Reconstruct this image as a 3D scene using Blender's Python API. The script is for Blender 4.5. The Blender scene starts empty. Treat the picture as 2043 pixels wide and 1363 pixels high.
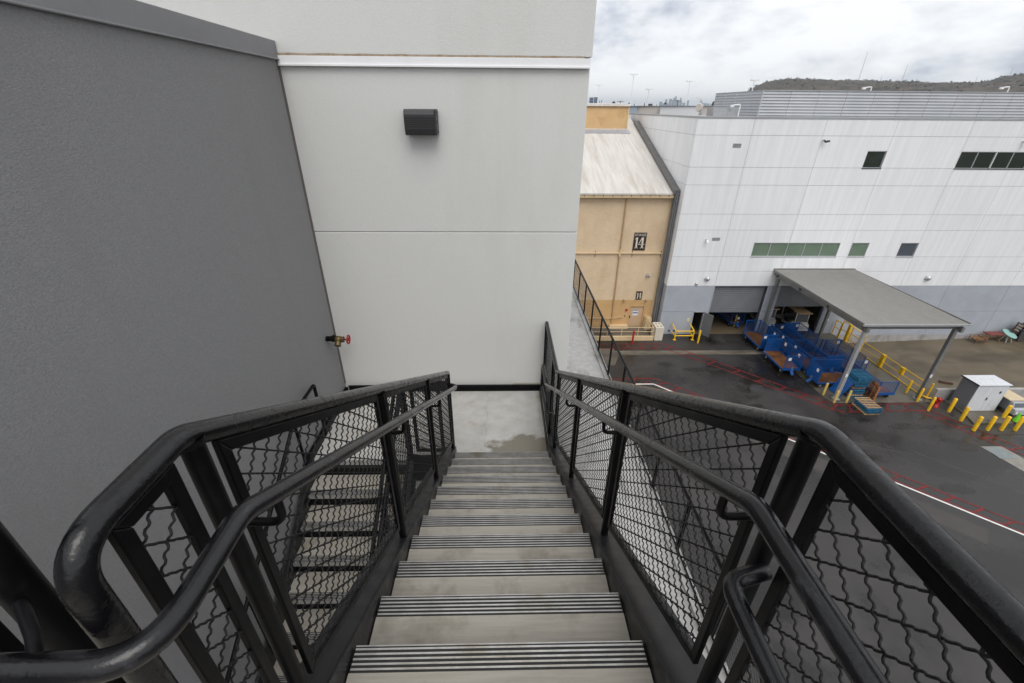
import bpy, bmesh, math, random
from mathutils import Vector, Matrix, noise
random.seed(7)
S = bpy.context.scene
COL = S.collection
R = math.radians
# ------------------------------------------------------------------ camera
PITCH, YAW, ROLL, FPX = 4.95117537e-01, 2.37508878e-02, 8.02232179e-03, 865.836
fw = Vector((math.sin(YAW)*math.cos(PITCH), math.cos(YAW)*math.cos(PITCH), -math.sin(PITCH)))
r0 = Vector((math.cos(YAW), -math.sin(YAW), 0)); u0 = r0.cross(fw)
rr = math.cos(ROLL)*r0 + math.sin(ROLL)*u0
uu = -math.sin(ROLL)*r0 + math.cos(ROLL)*u0
cd = bpy.data.cameras.new('camera'); cam = bpy.data.objects.new('camera', cd); COL.objects.link(cam)
cam.matrix_world = Matrix(((rr.x, uu.x, -fw.x, 0), (rr.y, uu.y, -fw.y, 0), (rr.z, uu.z, -fw.z, 0), (0, 0, 0, 1)))
cd.sensor_fit = 'HORIZONTAL'; cd.sensor_width = 36.0; cd.lens = 36.0*FPX/2043.0
cd.clip_start = 0.02; cd.clip_end = 30000
S.camera = cam
# ------------------------------------------------------------------ world: overcast sky
SUN_EL, SUN_AZ = R(58), R(168)          # azimuth clockwise from +Y
W = bpy.data.worlds.new('World'); S.world = W; W.use_nodes = True
wt = W.node_tree; wt.nodes.clear()
def WN(t, **k):
    n = wt.nodes.new(t)
    for a, b in k.items(): setattr(n, a, b)
    return n
wo = WN('ShaderNodeOutputWorld'); bg = WN('ShaderNodeBackground')
sky = WN('ShaderNodeTexSky', sky_type='NISHITA', sun_disc=False)
sky.sun_elevation = SUN_EL; sky.sun_rotation = SUN_AZ
sk = WN('ShaderNodeMix', data_type='RGBA', blend_type='MULTIPLY'); sk.inputs[0].default_value = 1
sk.inputs[7].default_value = (0.09, 0.09, 0.09, 1)
wt.links.new(sky.outputs[0], sk.inputs[6])
tc = WN('ShaderNodeTexCoord')
cb = WN('ShaderNodeMapping'); cb.inputs['Scale'].default_value = (1, 1, 2.3); wt.links.new(tc.outputs['Generated'], cb.inputs[0])
def wnoise(scale, detail, rough, dist, off):
    mp = WN('ShaderNodeMapping'); mp.inputs['Location'].default_value = off; wt.links.new(cb.outputs[0], mp.inputs[0])
    n = WN('ShaderNodeTexNoise'); n.inputs['Scale'].default_value = scale; n.inputs['Detail'].default_value = detail
    n.inputs['Roughness'].default_value = rough; n.inputs['Distortion'].default_value = dist
    wt.links.new(mp.outputs[0], n.inputs['Vector']); return n
n1 = wnoise(2.6, 8, 0.52, 0.0, (6.6, 6.2, 0.9)); n2 = wnoise(8.5, 9, 0.58, 0.1, (7.7, 2.2, .4))
av = WN('ShaderNodeMix', data_type='FLOAT'); av.inputs[0].default_value = 0.4
wt.links.new(n1.outputs[0], av.inputs[2]); wt.links.new(n2.outputs[0], av.inputs[3])
cr = WN('ShaderNodeValToRGB'); e = cr.color_ramp.elements
e[0].position = 0.38; e[0].color = (0.46, 0.50, 0.59, 1)
e[1].position = 0.53; e[1].color = (0.985, 0.988, 0.995, 1)
m_ = cr.color_ramp.elements.new(0.46); m_.color = (0.82, 0.84, 0.88, 1)
wt.links.new(av.outputs[0], cr.inputs[0])
mx = WN('ShaderNodeMix', data_type='RGBA'); mx.inputs[0].default_value = 0.93
wt.links.new(sk.outputs[2], mx.inputs[6]); wt.links.new(cr.outputs[0], mx.inputs[7])
wt.links.new(mx.outputs[2], bg.inputs[0]); bg.inputs[1].default_value = 1.0
wt.links.new(bg.outputs[0], wo.inputs[0])
sl = bpy.data.lights.new('sun', 'SUN'); sun = bpy.data.objects.new('sun', sl); COL.objects.link(sun)
sl.energy = 1.5; sl.angle = R(40); sl.color = (1, 0.97, 0.93)
sd = Vector((math.sin(SUN_AZ)*math.cos(SUN_EL), math.cos(SUN_AZ)*math.cos(SUN_EL), math.sin(SUN_EL)))
sun.rotation_euler = sd.to_track_quat('Z', 'Y').to_euler()
vs = S.view_settings; vs.view_transform = 'Standard'; vs.look = 'None'; vs.exposure = 0.20; vs.gamma = 1.0
# ------------------------------------------------------------------ materials
MT = {}
def pm(name, c1, c2=None, scale=4.0, rough=0.7, rough2=None, metal=0.0, bump=0.0, bscale=60.0, stretch=(1, 1, 1),
       detail=6, lo=0.35, hi=0.65, c3=None, scale3=1.0, lo3=0.5, hi3=0.62, stretch3=(1, 1, 1), rough3=None, spec=0.5, bstretch=(1, 1, 1), bdist=0.02, objvar=0.0):
    if name in MT: return MT[name]
    m = bpy.data.materials.new(name); m.use_nodes = True; t = m.node_tree; b = t.nodes['Principled BSDF']
    def N(ty, **k):
        n = t.nodes.new(ty)
        for a, v in k.items(): setattr(n, a, v)
        return n
    L = t.links.new
    geo = N('ShaderNodeNewGeometry')
    def nz(sc, st, det=detail, ro=0.6):
        mp = N('ShaderNodeMapping'); mp.inputs['Scale'].default_value = st; L(geo.outputs['Position'], mp.inputs[0])
        n = N('ShaderNodeTexNoise'); n.inputs['Scale'].default_value = sc; n.inputs['Detail'].default_value = det; n.inputs['Roughness'].default_value = ro
        L(mp.outputs[0], n.inputs['Vector']); return n.outputs[0]
    def mr(src, a, bb, c=0.0, d=1.0):
        n = N('ShaderNodeMapRange'); n.inputs[1].default_value = a; n.inputs[2].default_value = bb; n.inputs[3].default_value = c; n.inputs[4].default_value = d
        L(src, n.inputs[0]); return n.outputs[0]
    col = None; rsock = None
    if c2 is not None:
        f = mr(nz(scale, stretch), lo, hi)
        x = N('ShaderNodeMix', data_type='RGBA'); L(f, x.inputs[0]); x.inputs[6].default_value = (*c1, 1); x.inputs[7].default_value = (*c2, 1)
        col = x.outputs[2]
        if rough2 is not None: rsock = mr(f, 0, 1, rough, rough2)
    if c3 is not None:
        f3 = mr(nz(scale3, stretch3, 8, 0.62), lo3, hi3)
        x = N('ShaderNodeMix', data_type='RGBA'); L(f3, x.inputs[0])
        if col: L(col, x.inputs[6])
        else: x.inputs[6].default_value = (*c1, 1)
        x.inputs[7].default_value = (*c3, 1); col = x.outputs[2]
        if rough3 is not None:
            q = N('ShaderNodeMix', data_type='FLOAT'); L(f3, q.inputs[0])
            if rsock: L(rsock, q.inputs[2])
            else: q.inputs[2].default_value = rough
            q.inputs[3].default_value = rough3; rsock = q.outputs[0]
    if objvar and col:
        oi = N('ShaderNodeObjectInfo'); hv = N('ShaderNodeHueSaturation'); v = mr(oi.outputs['Random'], 0, 1, 1-objvar, 1+objvar)
        L(v, hv.inputs['Value']); L(col, hv.inputs['Color']); col = hv.outputs[0]
    if col: L(col, b.inputs['Base Color'])
    else: b.inputs['Base Color'].default_value = (*c1, 1)
    if rsock: L(rsock, b.inputs['Roughness'])
    else: b.inputs['Roughness'].default_value = rough
    b.inputs['Metallic'].default_value = metal
    b.inputs['Specular IOR Level'].default_value = spec
    if bump:
        bn = N('ShaderNodeBump'); bn.inputs['Strength'].default_value = bump; bn.inputs['Distance'].default_value = bdist
        L(nz(bscale, bstretch, 5, 0.6), bn.inputs['Height']); L(bn.outputs[0], b.inputs['Normal'])
    MT[name] = m; return m
cream = pm('cream_stucco', (.625, .625, .60), (.69, .69, .67), 150, .9, bump=.5, bscale=120, bdist=.005, detail=4, lo=.3, hi=.7, c3=(.585, .58, .548), scale3=.9, lo3=.48, hi3=.74, stretch3=(1, 1, .22), bstretch=(.55, .55, 1))
greyst = pm('grey_stucco', (.190, .189, .192), (.280, .279, .283), 130, .9, bump=.7, bscale=130, bdist=.005, detail=4, lo=.3, hi=.7, bstretch=(.5, .5, 1), c3=(.215, .213, .214), scale3=1.3, lo3=.48, hi3=.72, stretch3=(1, 1, .16))
coping = pm('grey_coping', (.21, .21, .222), (.235, .235, .247), 3, .45, metal=.2)
caulk = pm('brown_caulk', (.22, .16, .10), (.33, .27, .2), 30, .8)
whitem = pm('white_metal', (.80, .80, .80), (.86, .86, .87), 2.5, .45)
black = pm('black_paint', (.003, .003, .0036), (.005, .005, .006), 9, .30, .45, bump=.14, bscale=330, bdist=.002, c3=(.0085, .0085, .0098), scale3=26, lo3=.57, hi3=.7, rough3=.4, spec=.14)
blackrail = pm('black_rail_paint', (.0032, .0032, .004), (.006, .006, .0075), 6, .11, .24, bump=.45, bscale=95, bdist=.0022, c3=(.0025, .0025, .003), scale3=38, lo3=.53, hi3=.62, rough3=.40, spec=.5)
blackworn = pm('black_worn', (.0045, .0045, .0055), (.010, .010, .012), 7, .12, .30, bump=.38, bscale=110, bdist=.002, c3=(.032, .032, .038), scale3=30, lo3=.57, hi3=.72, stretch3=(1, .35, 1), rough3=.28, spec=.5)
stringm = pm('black_stringer', (.005, .005, .006), (.009, .009, .011), 11, .32, .5, bump=.2, bscale=160, bdist=.002, spec=.4)
wireb = pm('black_wire', (.006, .006, .0065), (.011, .011, .012), 30, .5, spec=.3)
tread = pm('tread_concrete', (.31, .287, .245), (.38, .355, .31), 70, .75, bump=.45, bscale=95, bstretch=(.05, 1, 1), bdist=.004, stretch=(.06, 1, 1), detail=4, lo=.3, hi=.7, c3=(.225, .203, .165), scale3=5.5, lo3=.52, hi3=.70, rough3=.6, objvar=.07)
nosb = pm('nosing_black', (.012, .012, .012), (.025, .025, .025), 90, .75, bump=.3, bscale=400, bdist=.002)
alu = pm('aluminium_rib', (.46, .45, .43), (.62, .61, .59), 14, .42, .55, metal=.75, c3=(.40, .36, .28), scale3=5, lo3=.55, hi3=.7)
landc = pm('landing_concrete', (.40, .39, .365), (.49, .48, .46), 6, .75, bump=.25, bscale=45, bdist=.004, lo=.35, hi=.65, c3=(.35, .31, .25), scale3=3.1, lo3=.57, hi3=.70, rough3=.5)
wetc = pm('wet_concrete', (.145, .135, .112), (.18, .17, .14), 6, .18, .35, bump=.05, bscale=60, bdist=.003)
platc = pm('platform_concrete', (.37, .365, .355), (.45, .445, .435), 7, .7, bump=.3, bscale=40, bdist=.005, lo=.35, hi=.65, c3=(.20, .19, .172), scale3=2.4, lo3=.53, hi3=.70, stretch3=(1, .35, 1), rough3=.45)
asph = pm('wet_asphalt', (.027, .0245, .0235), (.045, .0415, .040), .42, .40, .62, bump=.4, bscale=30, bdist=.010, c3=(.0125, .0105, .0095), scale3=.23, lo3=.47, hi3=.59, rough3=.10, detail=9, spec=.45)
farg = pm('far_ground', (.10, .095, .08), (.16, .15, .13), .01, .9)
redp = pm('red_paint', (.22, .014, .014), (.16, .012, .012), 5, .5, c3=(.045, .018, .018), scale3=2.6, lo3=.50, hi3=.63, spec=.3)
whitep = pm('white_line_paint', (.72, .72, .70), (.60, .60, .58), 6, .5)
gutc = pm('gutter_concrete', (.115, .10, .075), (.175, .155, .125), 1.2, .6, .75, c3=(.07, .06, .045), scale3=.8, lo3=.5, hi3=.66, stretch3=(.3, 1, 1))
padc = pm('pad_concrete', (.105, .095, .074), (.145, .133, .108), 1.0, .35, .6, c3=(.06, .052, .038), scale3=.7, lo3=.47, hi3=.62, rough3=.2, spec=.4)
wellc = pm('wet_ramp_concrete', (.112, .090, .058), (.150, .122, .084), .6, .42, .6, c3=(.066, .052, .032), scale3=.5, lo3=.48, hi3=.66, stretch3=(.5, 1, 1), rough3=.28, bump=.1, bscale=12, spec=.35)
wallc = pm('retaining_concrete', (.33, .32, .31), (.42, .41, .40), 2, .8, bump=.2, bscale=20, c3=(.24, .22, .2), scale3=1.2, lo3=.5, hi3=.7, stretch3=(1, 1, .4))
panel = pm('white_precast', (.775, .783, .795), (.835, .84, .85), 1.1, .75, stretch=(3.2, 3.2, .12), lo=.40, hi=.6, c3=(.745, .755, .77), scale3=.6, lo3=.5, hi3=.72, stretch3=(1.6, 1.6, .25), objvar=.02)
panelg = pm('grey_precast', (.365, .39, .435), (.41, .435, .48), .8, .75, c3=(.34, .36, .40), scale3=.45, lo3=.5, hi3=.7, objvar=.015)
joint = pm('dark_joint', (.27, .27, .28), None, rough=.9)
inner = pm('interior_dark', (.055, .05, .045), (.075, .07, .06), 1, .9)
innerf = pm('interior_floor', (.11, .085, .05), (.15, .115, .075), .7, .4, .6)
capm = pm('parapet_cap', (.34, .35, .36), (.38, .39, .40), 1, .5, metal=.2)
shut = pm('shutter_grey', (.165, .17, .185), (.19, .195, .21), 1.2, .5)
steelg = pm('canopy_steel', (.17, .17, .165), (.21, .21, .20), 2, .45, metal=.2)
canr = pm('canopy_roofing', (.40, .39, .37), (.45, .44, .42), 1.4, .5, .6, stretch=(1, .15, 1), c3=(.35, .34, .32), scale3=.7, lo3=.5, hi3=.75, stretch3=(1, .3, 1))
screenm = pm('roof_screen_metal', (.40, .41, .43), (.45, .46, .48), .6, .5, metal=.25, objvar=.03)
glassd = pm('dark_glass', (.010, .018, .014), (.022, .032, .026), .5, .05, spec=.7)
glassg = pm('green_blind_glass', (.125, .185, .125), (.155, .215, .155), .7, .12, spec=.8)
glassb = pm('grey_glass', (.06, .075, .09), (.085, .1, .12), .6, .12, spec=.9)
alum = pm('window_aluminium', (.50, .51, .52), (.56, .57, .58), 3, .4, metal=.4)
tan = pm('tan_stucco', (.675, .515, .34), (.725, .565, .385), 1.1, .88, bump=.45, bscale=3.4, bdist=.06, bstretch=(.8, .8, 1.6), c3=(.615, .46, .295), scale3=.7, lo3=.5, hi3=.7, stretch3=(1, 1, .4))
tand = pm('tan_base_paint', (.56, .35, .155), (.61, .39, .185), 1, .85, bump=.4, bscale=3.4, bdist=.06)
tanl = pm('cream_trim_paint', (.63, .47, .27), (.68, .52, .31), 4, .6)
tandoor = pm('tan_door_paint', (.56, .39, .24), (.60, .42, .26), 3, .55)
orang = pm('ochre_monitor', (.60, .385, .185), (.66, .45, .235), .8, .85, c3=(.50, .30, .14), scale3=.7, lo3=.55, hi3=.7)
roofw = pm('weathered_roof', (.53, .50, .46), (.62, .595, .555), 1.0, .8, stretch=(3.2, .28, .28), lo=.38, hi=.62, c3=(.43, .385, .33), scale3=.6, lo3=.54, hi3=.74, stretch3=(2.2, .25, .25), bump=.2, bscale=12)
mossy = pm('gutter_rust', (.30, .22, .13), (.16, .12, .08), 3, .85)
signb = pm('sign_brown', (.035, .022, .018), None, rough=.5)
signw = pm('sign_cream', (.72, .66, .55), None, rough=.5)
yel = pm('safety_yellow', (.86, .53, .014), (.79, .46, .012), 3, .42, c3=(.55, .30, .02), scale3=5, lo3=.58, hi3=.72)
yelw = pm('weathered_yellow', (.62, .46, .13), (.54, .39, .10), 4, .6, c3=(.42, .32, .11), scale3=6, lo3=.55, hi3=.7)
redm = pm('red_enamel', (.42, .014, .012), (.33, .011, .01), 4, .38)
blue = pm('cart_blue', (.004, .066, .245), (.005, .085, .31), 3, .40, c3=(.004, .04, .16), scale3=4, lo3=.52, hi3=.7, objvar=.10)
blue2 = pm('pallet_blue', (.010, .105, .215), (.016, .15, .27), 8, .7, c3=(.025, .09, .14), scale3=5, lo3=.5, hi3=.66, objvar=.12)
plyw = pm('cart_plywood', (.16, .060, .016), (.235, .092, .026), 2.4, .42, .6, stretch=(3, .6, 1), c3=(.075, .032, .011), scale3=1.7, lo3=.46, hi3=.64, objvar=.3)
wood = pm('pallet_wood', (.52, .34, .175), (.42, .26, .125), 7, .8, objvar=.12)
woodo = pm('orange_pallet_wood', (.40, .17, .06), (.30, .12, .045), 7, .8, objvar=.1)
tag_w = pm('white_paper', (.75, .77, .80), None, rough=.6)
rubber = pm('rubber', (.014, .014, .014), None, rough=.8)
shedg = pm('shed_grey', (.155, .165, .185), (.175, .185, .205), 1, .6)
shedw = pm('shed_white', (.60, .62, .65), (.66, .68, .71), 2.5, .55, stretch=(3, 3, .4), c3=(.52, .53, .55), scale3=1.6, lo3=.52, hi3=.68, stretch3=(3, 3, .5))
cartw = pm('cart_cream', (.56, .53, .47), (.62, .59, .53), 2, .5)
tanroof = pm('tan_cart_roof', (.50, .33, .17), (.56, .38, .21), 2, .6)
greenc = pm('lime_plastic', (.16, .62, .02), None, rough=.5)
darkm = pm('dark_metal', (.03, .03, .032), (.045, .045, .048), 5, .5)
lampm = pm('bronze_lamp', (.028, .0265, .029), (.036, .034, .037), 5, .5)
brass = pm('aged_brass', (.14, .10, .045), (.21, .15, .06), 22, .45, metal=.7, c3=(.09, .055, .05), scale3=12, lo3=.5, hi3=.65)
galv = pm('galvanised', (.42, .43, .44), (.50, .51, .52), 6, .45, metal=.5)
brownw = pm('brown_bench_wood', (.19, .095, .04), (.25, .13, .06), 5, .6)
redw = pm('red_table_paint', (.20, .045, .032), (.16, .04, .028), 4, .55)
teal = pm('teal_table_paint', (.24, .42, .38), (.28, .47, .43), 4, .5)
darkw = pm('charred_wood', (.035, .032, .032), (.06, .052, .05), 3, .8)
bluet = pm('tower_glass', (.10, .14, .20), (.14, .18, .24), .02, .3, objvar=.12)
hillm = pm('hill_scrub', (.040, .031, .022), (.082, .062, .042), .012, .95, c3=(.019, .019, .013), scale3=.035, lo3=.48, hi3=.58, detail=9)
leafd = pm('dark_foliage', (.020, .026, .014), (.036, .044, .022), 3, .8, objvar=.2)
bark = pm('bark', (.10, .075, .05), None, rough=.9)
whbld = pm('white_warehouse', (.72, .73, .74), (.76, .77, .78), .1, .7)
bebld = pm('beige_warehouse', (.55, .50, .46), (.60, .55, .51), .1, .7)
blbld = pm('blue_grey_warehouse', (.36, .43, .50), None, rough=.7)
redtag = pm('notice_blue', (.10, .14, .30), None, rough=.5)
# ------------------------------------------------------------------ helpers
class MB:
    def __init__(s): s.v = []; s.f = []; s.sm = []
    def add(s, vs_, fs, smooth=False):
        o = len(s.v); s.v += [tuple(p) for p in vs_]
        for f in fs: s.f.append(tuple(o+i for i in f)); s.sm.append(smooth)
        return s
    def box(s, x0, x1, y0, y1, z0, z1):
        x0, x1 = min(x0, x1), max(x0, x1); y0, y1 = min(y0, y1), max(y0, y1); z0, z1 = min(z0, z1), max(z0, z1)
        v = [(x0, y0, z0), (x1, y0, z0), (x1, y1, z0), (x0, y1, z0), (x0, y0, z1), (x1, y0, z1), (x1, y1, z1), (x0, y1, z1)]
        return s.add(v, [(0, 3, 2, 1), (4, 5, 6, 7), (0, 1, 5, 4), (1, 2, 6, 5), (2, 3, 7, 6), (3, 0, 4, 7)])
    def bar(s, a, b, w, h, up=(0, 0, 1)):          # rectangular bar a->b, width w (sideways), height h (along up)
        a = Vector(a); b = Vector(b); d = (b-a).normalized(); u = Vector(up)
        sd_ = d.cross(u)
        if sd_.length < 1e-6: sd_ = d.cross(Vector((0, 1, 0)))
        sd_.normalize(); u = sd_.cross(d).normalized()
        v = []
        for p in (a, b):
            for i, j in ((-1, -1), (1, -1), (1, 1), (-1, 1)): v.append(p+sd_*(w/2*i)+u*(h/2*j))
        return s.add(v, [(0, 1, 2, 3), (7, 6, 5, 4), (0, 4, 5, 1), (1, 5, 6, 2), (2, 6, 7, 3), (3, 7, 4, 0)])
    def prism(s, poly, d):                         # polygon (3D pts) extruded by vector d
        n = len(poly); d = Vector(d); a = [Vector(p) for p in poly]
        nrm = Vector()
        for i in range(n): nrm += (a[i]-a[0]).cross(a[(i+1) % n]-a[0])
        if nrm.dot(d) > 0: a = a[::-1]
        v = a+[p+d for p in a]
        return s.add(v, [tuple(range(n)), tuple(range(2*n-1, n-1, -1))]+[(i, i+n, (i+1) % n+n, (i+1) % n) for i in range(n)])
    def tube(s, path, r, n=10, caps=True, smooth=True, ref=None):
        P = [Vector(p) for p in path]; N = len(P); rings = []
        t0 = (P[1]-P[0]).normalized()
        u = Vector(ref) if ref else (Vector((0, 0, 1)) if abs(t0.z) < .9 else Vector((1, 0, 0)))
        for i in range(N):
            t = (P[min(i+1, N-1)]-P[max(i-1, 0)])
            if t.length < 1e-9: t = t0
            t.normalize(); u = (u-t*u.dot(t))
            if u.length < 1e-6: u = t.orthogonal()
            u.normalize(); w = t.cross(u)
            rad = r[i] if isinstance(r, (list, tuple)) else r
            rings.append([P[i]+(u*math.cos(2*math.pi*k/n)+w*math.sin(2*math.pi*k/n))*rad for k in range(n)])
        v = [p for g in rings for p in g]; f = []
        for i in range(N-1):
            for k in range(n):
                a = i*n+k; b = i*n+(k+1) % n; f.append((a, b, b+n, a+n))
        s.add(v, f, smooth)
        if caps: s.add(rings[0], [tuple(range(n))[::-1]]); s.add(rings[-1], [tuple(range(n))])
        return s
    def cyl(s, a, b, r, n=14): return s.tube([a, b], r, n)
    def build(s, name, mat, parent=None, bevel=0, props=None):
        me = bpy.data.meshes.new(name); me.from_pydata(s.v, [], s.f); me.update()
        if any(s.sm): me.polygons.foreach_set('use_smooth', s.sm)
        me.materials.append(mat)
        o = bpy.data.objects.new(name, me); COL.objects.link(o)
        if parent:
            o.parent = parent
            o.matrix_parent_inverse = Matrix.Translation(-parent.location) if parent.type == 'EMPTY' and not any(parent.rotation_euler) else Matrix()
        if bevel:
            b = o.modifiers.new('bevel', 'BEVEL'); b.width = bevel; b.segments = 2; b.limit_method = 'ANGLE'
        if props:
            for k, v in props.items(): o[k] = v
        return o
def tag(o, label, cat, group=None):
    o['label'] = label; o['category'] = cat
    if group: o['group'] = group
    return o
def thing(name, label, cat, loc=(0, 0, 0), group=None):
    o = bpy.data.objects.new(name, None); COL.objects.link(o); o.location = loc; o.empty_display_size = .2
    return tag(o, label, cat, group)
def struct(o): o['kind'] = 'structure'; return o
def dup(root, loc, rotz=0, label=None, group=None):
    c = root.copy(); COL.objects.link(c); c.location = loc; c.rotation_euler = (0, 0, rotz)
    if label: c['label'] = label
    if group: c['group'] = group
    for ch in list(root.children):
        k = ch.copy(); COL.objects.link(k); k.parent = c
        for g in list(ch.children):
            q = g.copy(); COL.objects.link(q); q.parent = k
    return c
def B(name, mat, parent, *boxes, bevel=0):
    m = MB()
    for b in boxes: m.box(*b)
    return m.build(name, mat, parent, bevel)
def fillet(pts, rad, seg=6):
    P = [Vector(p) for p in pts]; out = [P[0]]
    rads = rad if isinstance(rad, (list, tuple)) else [rad]*(len(P)-2)
    for i in range(1, len(P)-1):
        a, b, c = P[i-1], P[i], P[i+1]; d1 = (a-b).normalized(); d2 = (c-b).normalized()
        ang = d1.angle(d2); r_ = rads[i-1]; l = min(r_/max(math.tan(ang/2), .05), (a-b).length*.49, (c-b).length*.49)
        p1 = b+d1*l; p2 = b+d2*l
        for k in range(seg+1):
            t = k/seg; out.append((p1*(1-t)+b*t)*(1-t)+(b*(1-t)+p2*t)*t)
    out.append(P[-1]); return out
def rects_minus(rect, holes):
    x0, x1, z0, z1 = rect
    xs = sorted({x0, x1, *[min(max(h[i], x0), x1) for h in holes for i in (0, 1)]})
    zs = sorted({z0, z1, *[min(max(h[i], z0), z1) for h in holes for i in (2, 3)]})
    out = []
    for i in range(len(xs)-1):
        j = 0; run = None
        for j in range(len(zs)-1):
            cx, cz = (xs[i]+xs[i+1])/2, (zs[j]+zs[j+1])/2
            ins = any(h[0] < cx < h[1] and h[2] < cz < h[3] for h in holes)
            if not ins:
                if run is None: run = [zs[j], zs[j+1]]
                else: run[1] = zs[j+1]
            if ins and run: out.append((xs[i], xs[i+1], *run)); run = None
        if run: out.append((xs[i], xs[i+1], *run))
    return out
def text_part(name, txt, mat, parent, loc, w, h, depth=.01, rot=(R(90), 0, 0)):
    cu = bpy.data.curves.new(name, 'FONT'); cu.body = txt; cu.extrude = .004; cu.size = 1
    cu.resolution_u = 3
    o = bpy.data.objects.new('tmp', cu); COL.objects.link(o)
    bpy.context.view_layer.update()
    me = bpy.data.meshes.new_from_object(o.evaluated_get(bpy.context.evaluated_depsgraph_get()))
    bpy.data.objects.remove(o)
    xs = [v.co.x for v in me.vertices]; ys = [v.co.y for v in me.vertices]
    sx = w/(max(xs)-min(xs)); sy = h/(max(ys)-min(ys)); mx_, my_ = (max(xs)+min(xs))/2, (max(ys)+min(ys))/2
    for v in me.vertices: v.co = Vector(((v.co.x-mx_)*sx+loc[0], loc[1]-v.co.z, (v.co.y-my_)*sy+loc[2]))
    me.materials.clear(); me.materials.append(mat)
    k = bpy.data.objects.new(name, me); COL.objects.link(k)
    if parent: k.parent = parent; k.matrix_parent_inverse = Matrix.Translation(-parent.location)
    return k
G = -18.0
# ================================================================== SETTING: ground
WELL = (30.06, 62.0, 24.55, 34.70)
m = MB()
for (x0, x1, y0, y1) in rects_minus((-90, 140, -60, 160), [(WELL[0], WELL[1], WELL[2], WELL[3])]):
    m.add([(x0, y0, G), (x1, y0, G), (x1, y1, G), (x0, y1, G)], [(0, 1, 2, 3)])
struct(m.build('ground', asph))
m = MB()
for (x0, x1, y0, y1) in rects_minus((-9000, 14000, -4000, 16000), [(-90, 140, -60, 160)]):
    m.add([(x0, y0, G-.004), (x1, y0, G-.004), (x1, y1, G-.004), (x0, y1, G-.004)], [(0, 1, 2, 3)])
struct(m.build('terrain', farg))
def sheet(name, poly, z, mat, thick=0):
    m = MB()
    if thick: m.prism([(x, y, z) for x, y in poly], (0, 0, -thick))
    else:
        a = sum(poly[i][0]*poly[(i+1) % len(poly)][1]-poly[(i+1) % len(poly)][0]*poly[i][1] for i in range(len(poly)))
        if a < 0: poly = poly[::-1]
        m.add([(x, y, z) for x, y in poly], [tuple(range(len(poly)))])
    return struct(m.build(name, mat))
sheet('gutter', [(-10, 30.9), (21.9, 30.95), (21.9, 31.62), (-10, 31.6)], G+.004, gutc)
sheet('gutter', [(7.2, 29.3), (8.9, 29.3), (9.6, 30.9), (9.4, 32.0), (7.2, 32.0)], G+.008, gutc)
sheet('concrete_pad', [(22.75, 34.64), (22.75, 24.9), (23.0, 24.12), (30.04, 24.12), (30.04, 34.64)], G+.03, padc, .1)
sheet('pavement', [(28.95, 24.1), (29.35, 23.0), (30.75, 20.72), (48, 20.72), (48, 24.4), (30.04, 24.4), (30.04, 24.1)], G+.012, pm('apron_asphalt', (.045, .041, .036), (.07, .063, .055), .8, .5, .7, c3=(.026, .023, .02), scale3=.7, lo3=.48, hi3=.62, rough3=.25, spec=.35))
sheet('concrete_pad', [(30.95, 24.2), (30.95, 22.65), (30.62, 21.72), (36.5, 21.72), (36.5, 24.2)], G+.13, padc, .2)
gr = thing('drain_cover', 'pale steel utility cover set in concrete beside the red ladder marking', 'cover', (29.6, 19.1, G))
sheet_ = MB().prism([(29.08, 19.66, G+.003), (30.4, 19.66, G+.003), (30.75, 18.2, G+.003), (29.6, 17.3, G+.003)], (0, 0, .006)).build('concrete_surround', pm('surround_concrete', (.20, .19, .165), (.26, .25, .22), 2, .7), gr)
MB().box(29.22, 30.22, 18.62, 19.58, G+.009, G+.02).build('plate', pm('cover_steel', (.17, .20, .205), (.21, .24, .245), 3, .5), gr)
mh = tag(MB().tube([(18.35, 25.85, G+.003), (18.35, 25.85, G+.012)], .34, 20).build('manhole_cover', darkm), 'round dark manhole cover in the wet asphalt', 'manhole')
# truck ramp (depressed well)
def wz(x): return -19.06+(x-30.06)*.04
m = MB()
m.add([(WELL[0], WELL[2], wz(WELL[0])), (WELL[1], WELL[2], wz(WELL[1])), (WELL[1], WELL[3], wz(WELL[1])), (WELL[0], WELL[3], wz(WELL[0]))], [(0, 1, 2, 3)])
struct(m.build('loading_ramp', wellc))
struct(MB().box(29.86, 30.06, 24.8, 34.66, -19.3, G+.02).build('ramp_wall', wallc))
rw = MB().box(30.3, 60, 24.38, 24.62, -19.3, -17.1).build('retaining_wall', wallc, bevel=.02)
tag(rw, 'low pale concrete retaining wall behind the grey shed', 'wall')
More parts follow.
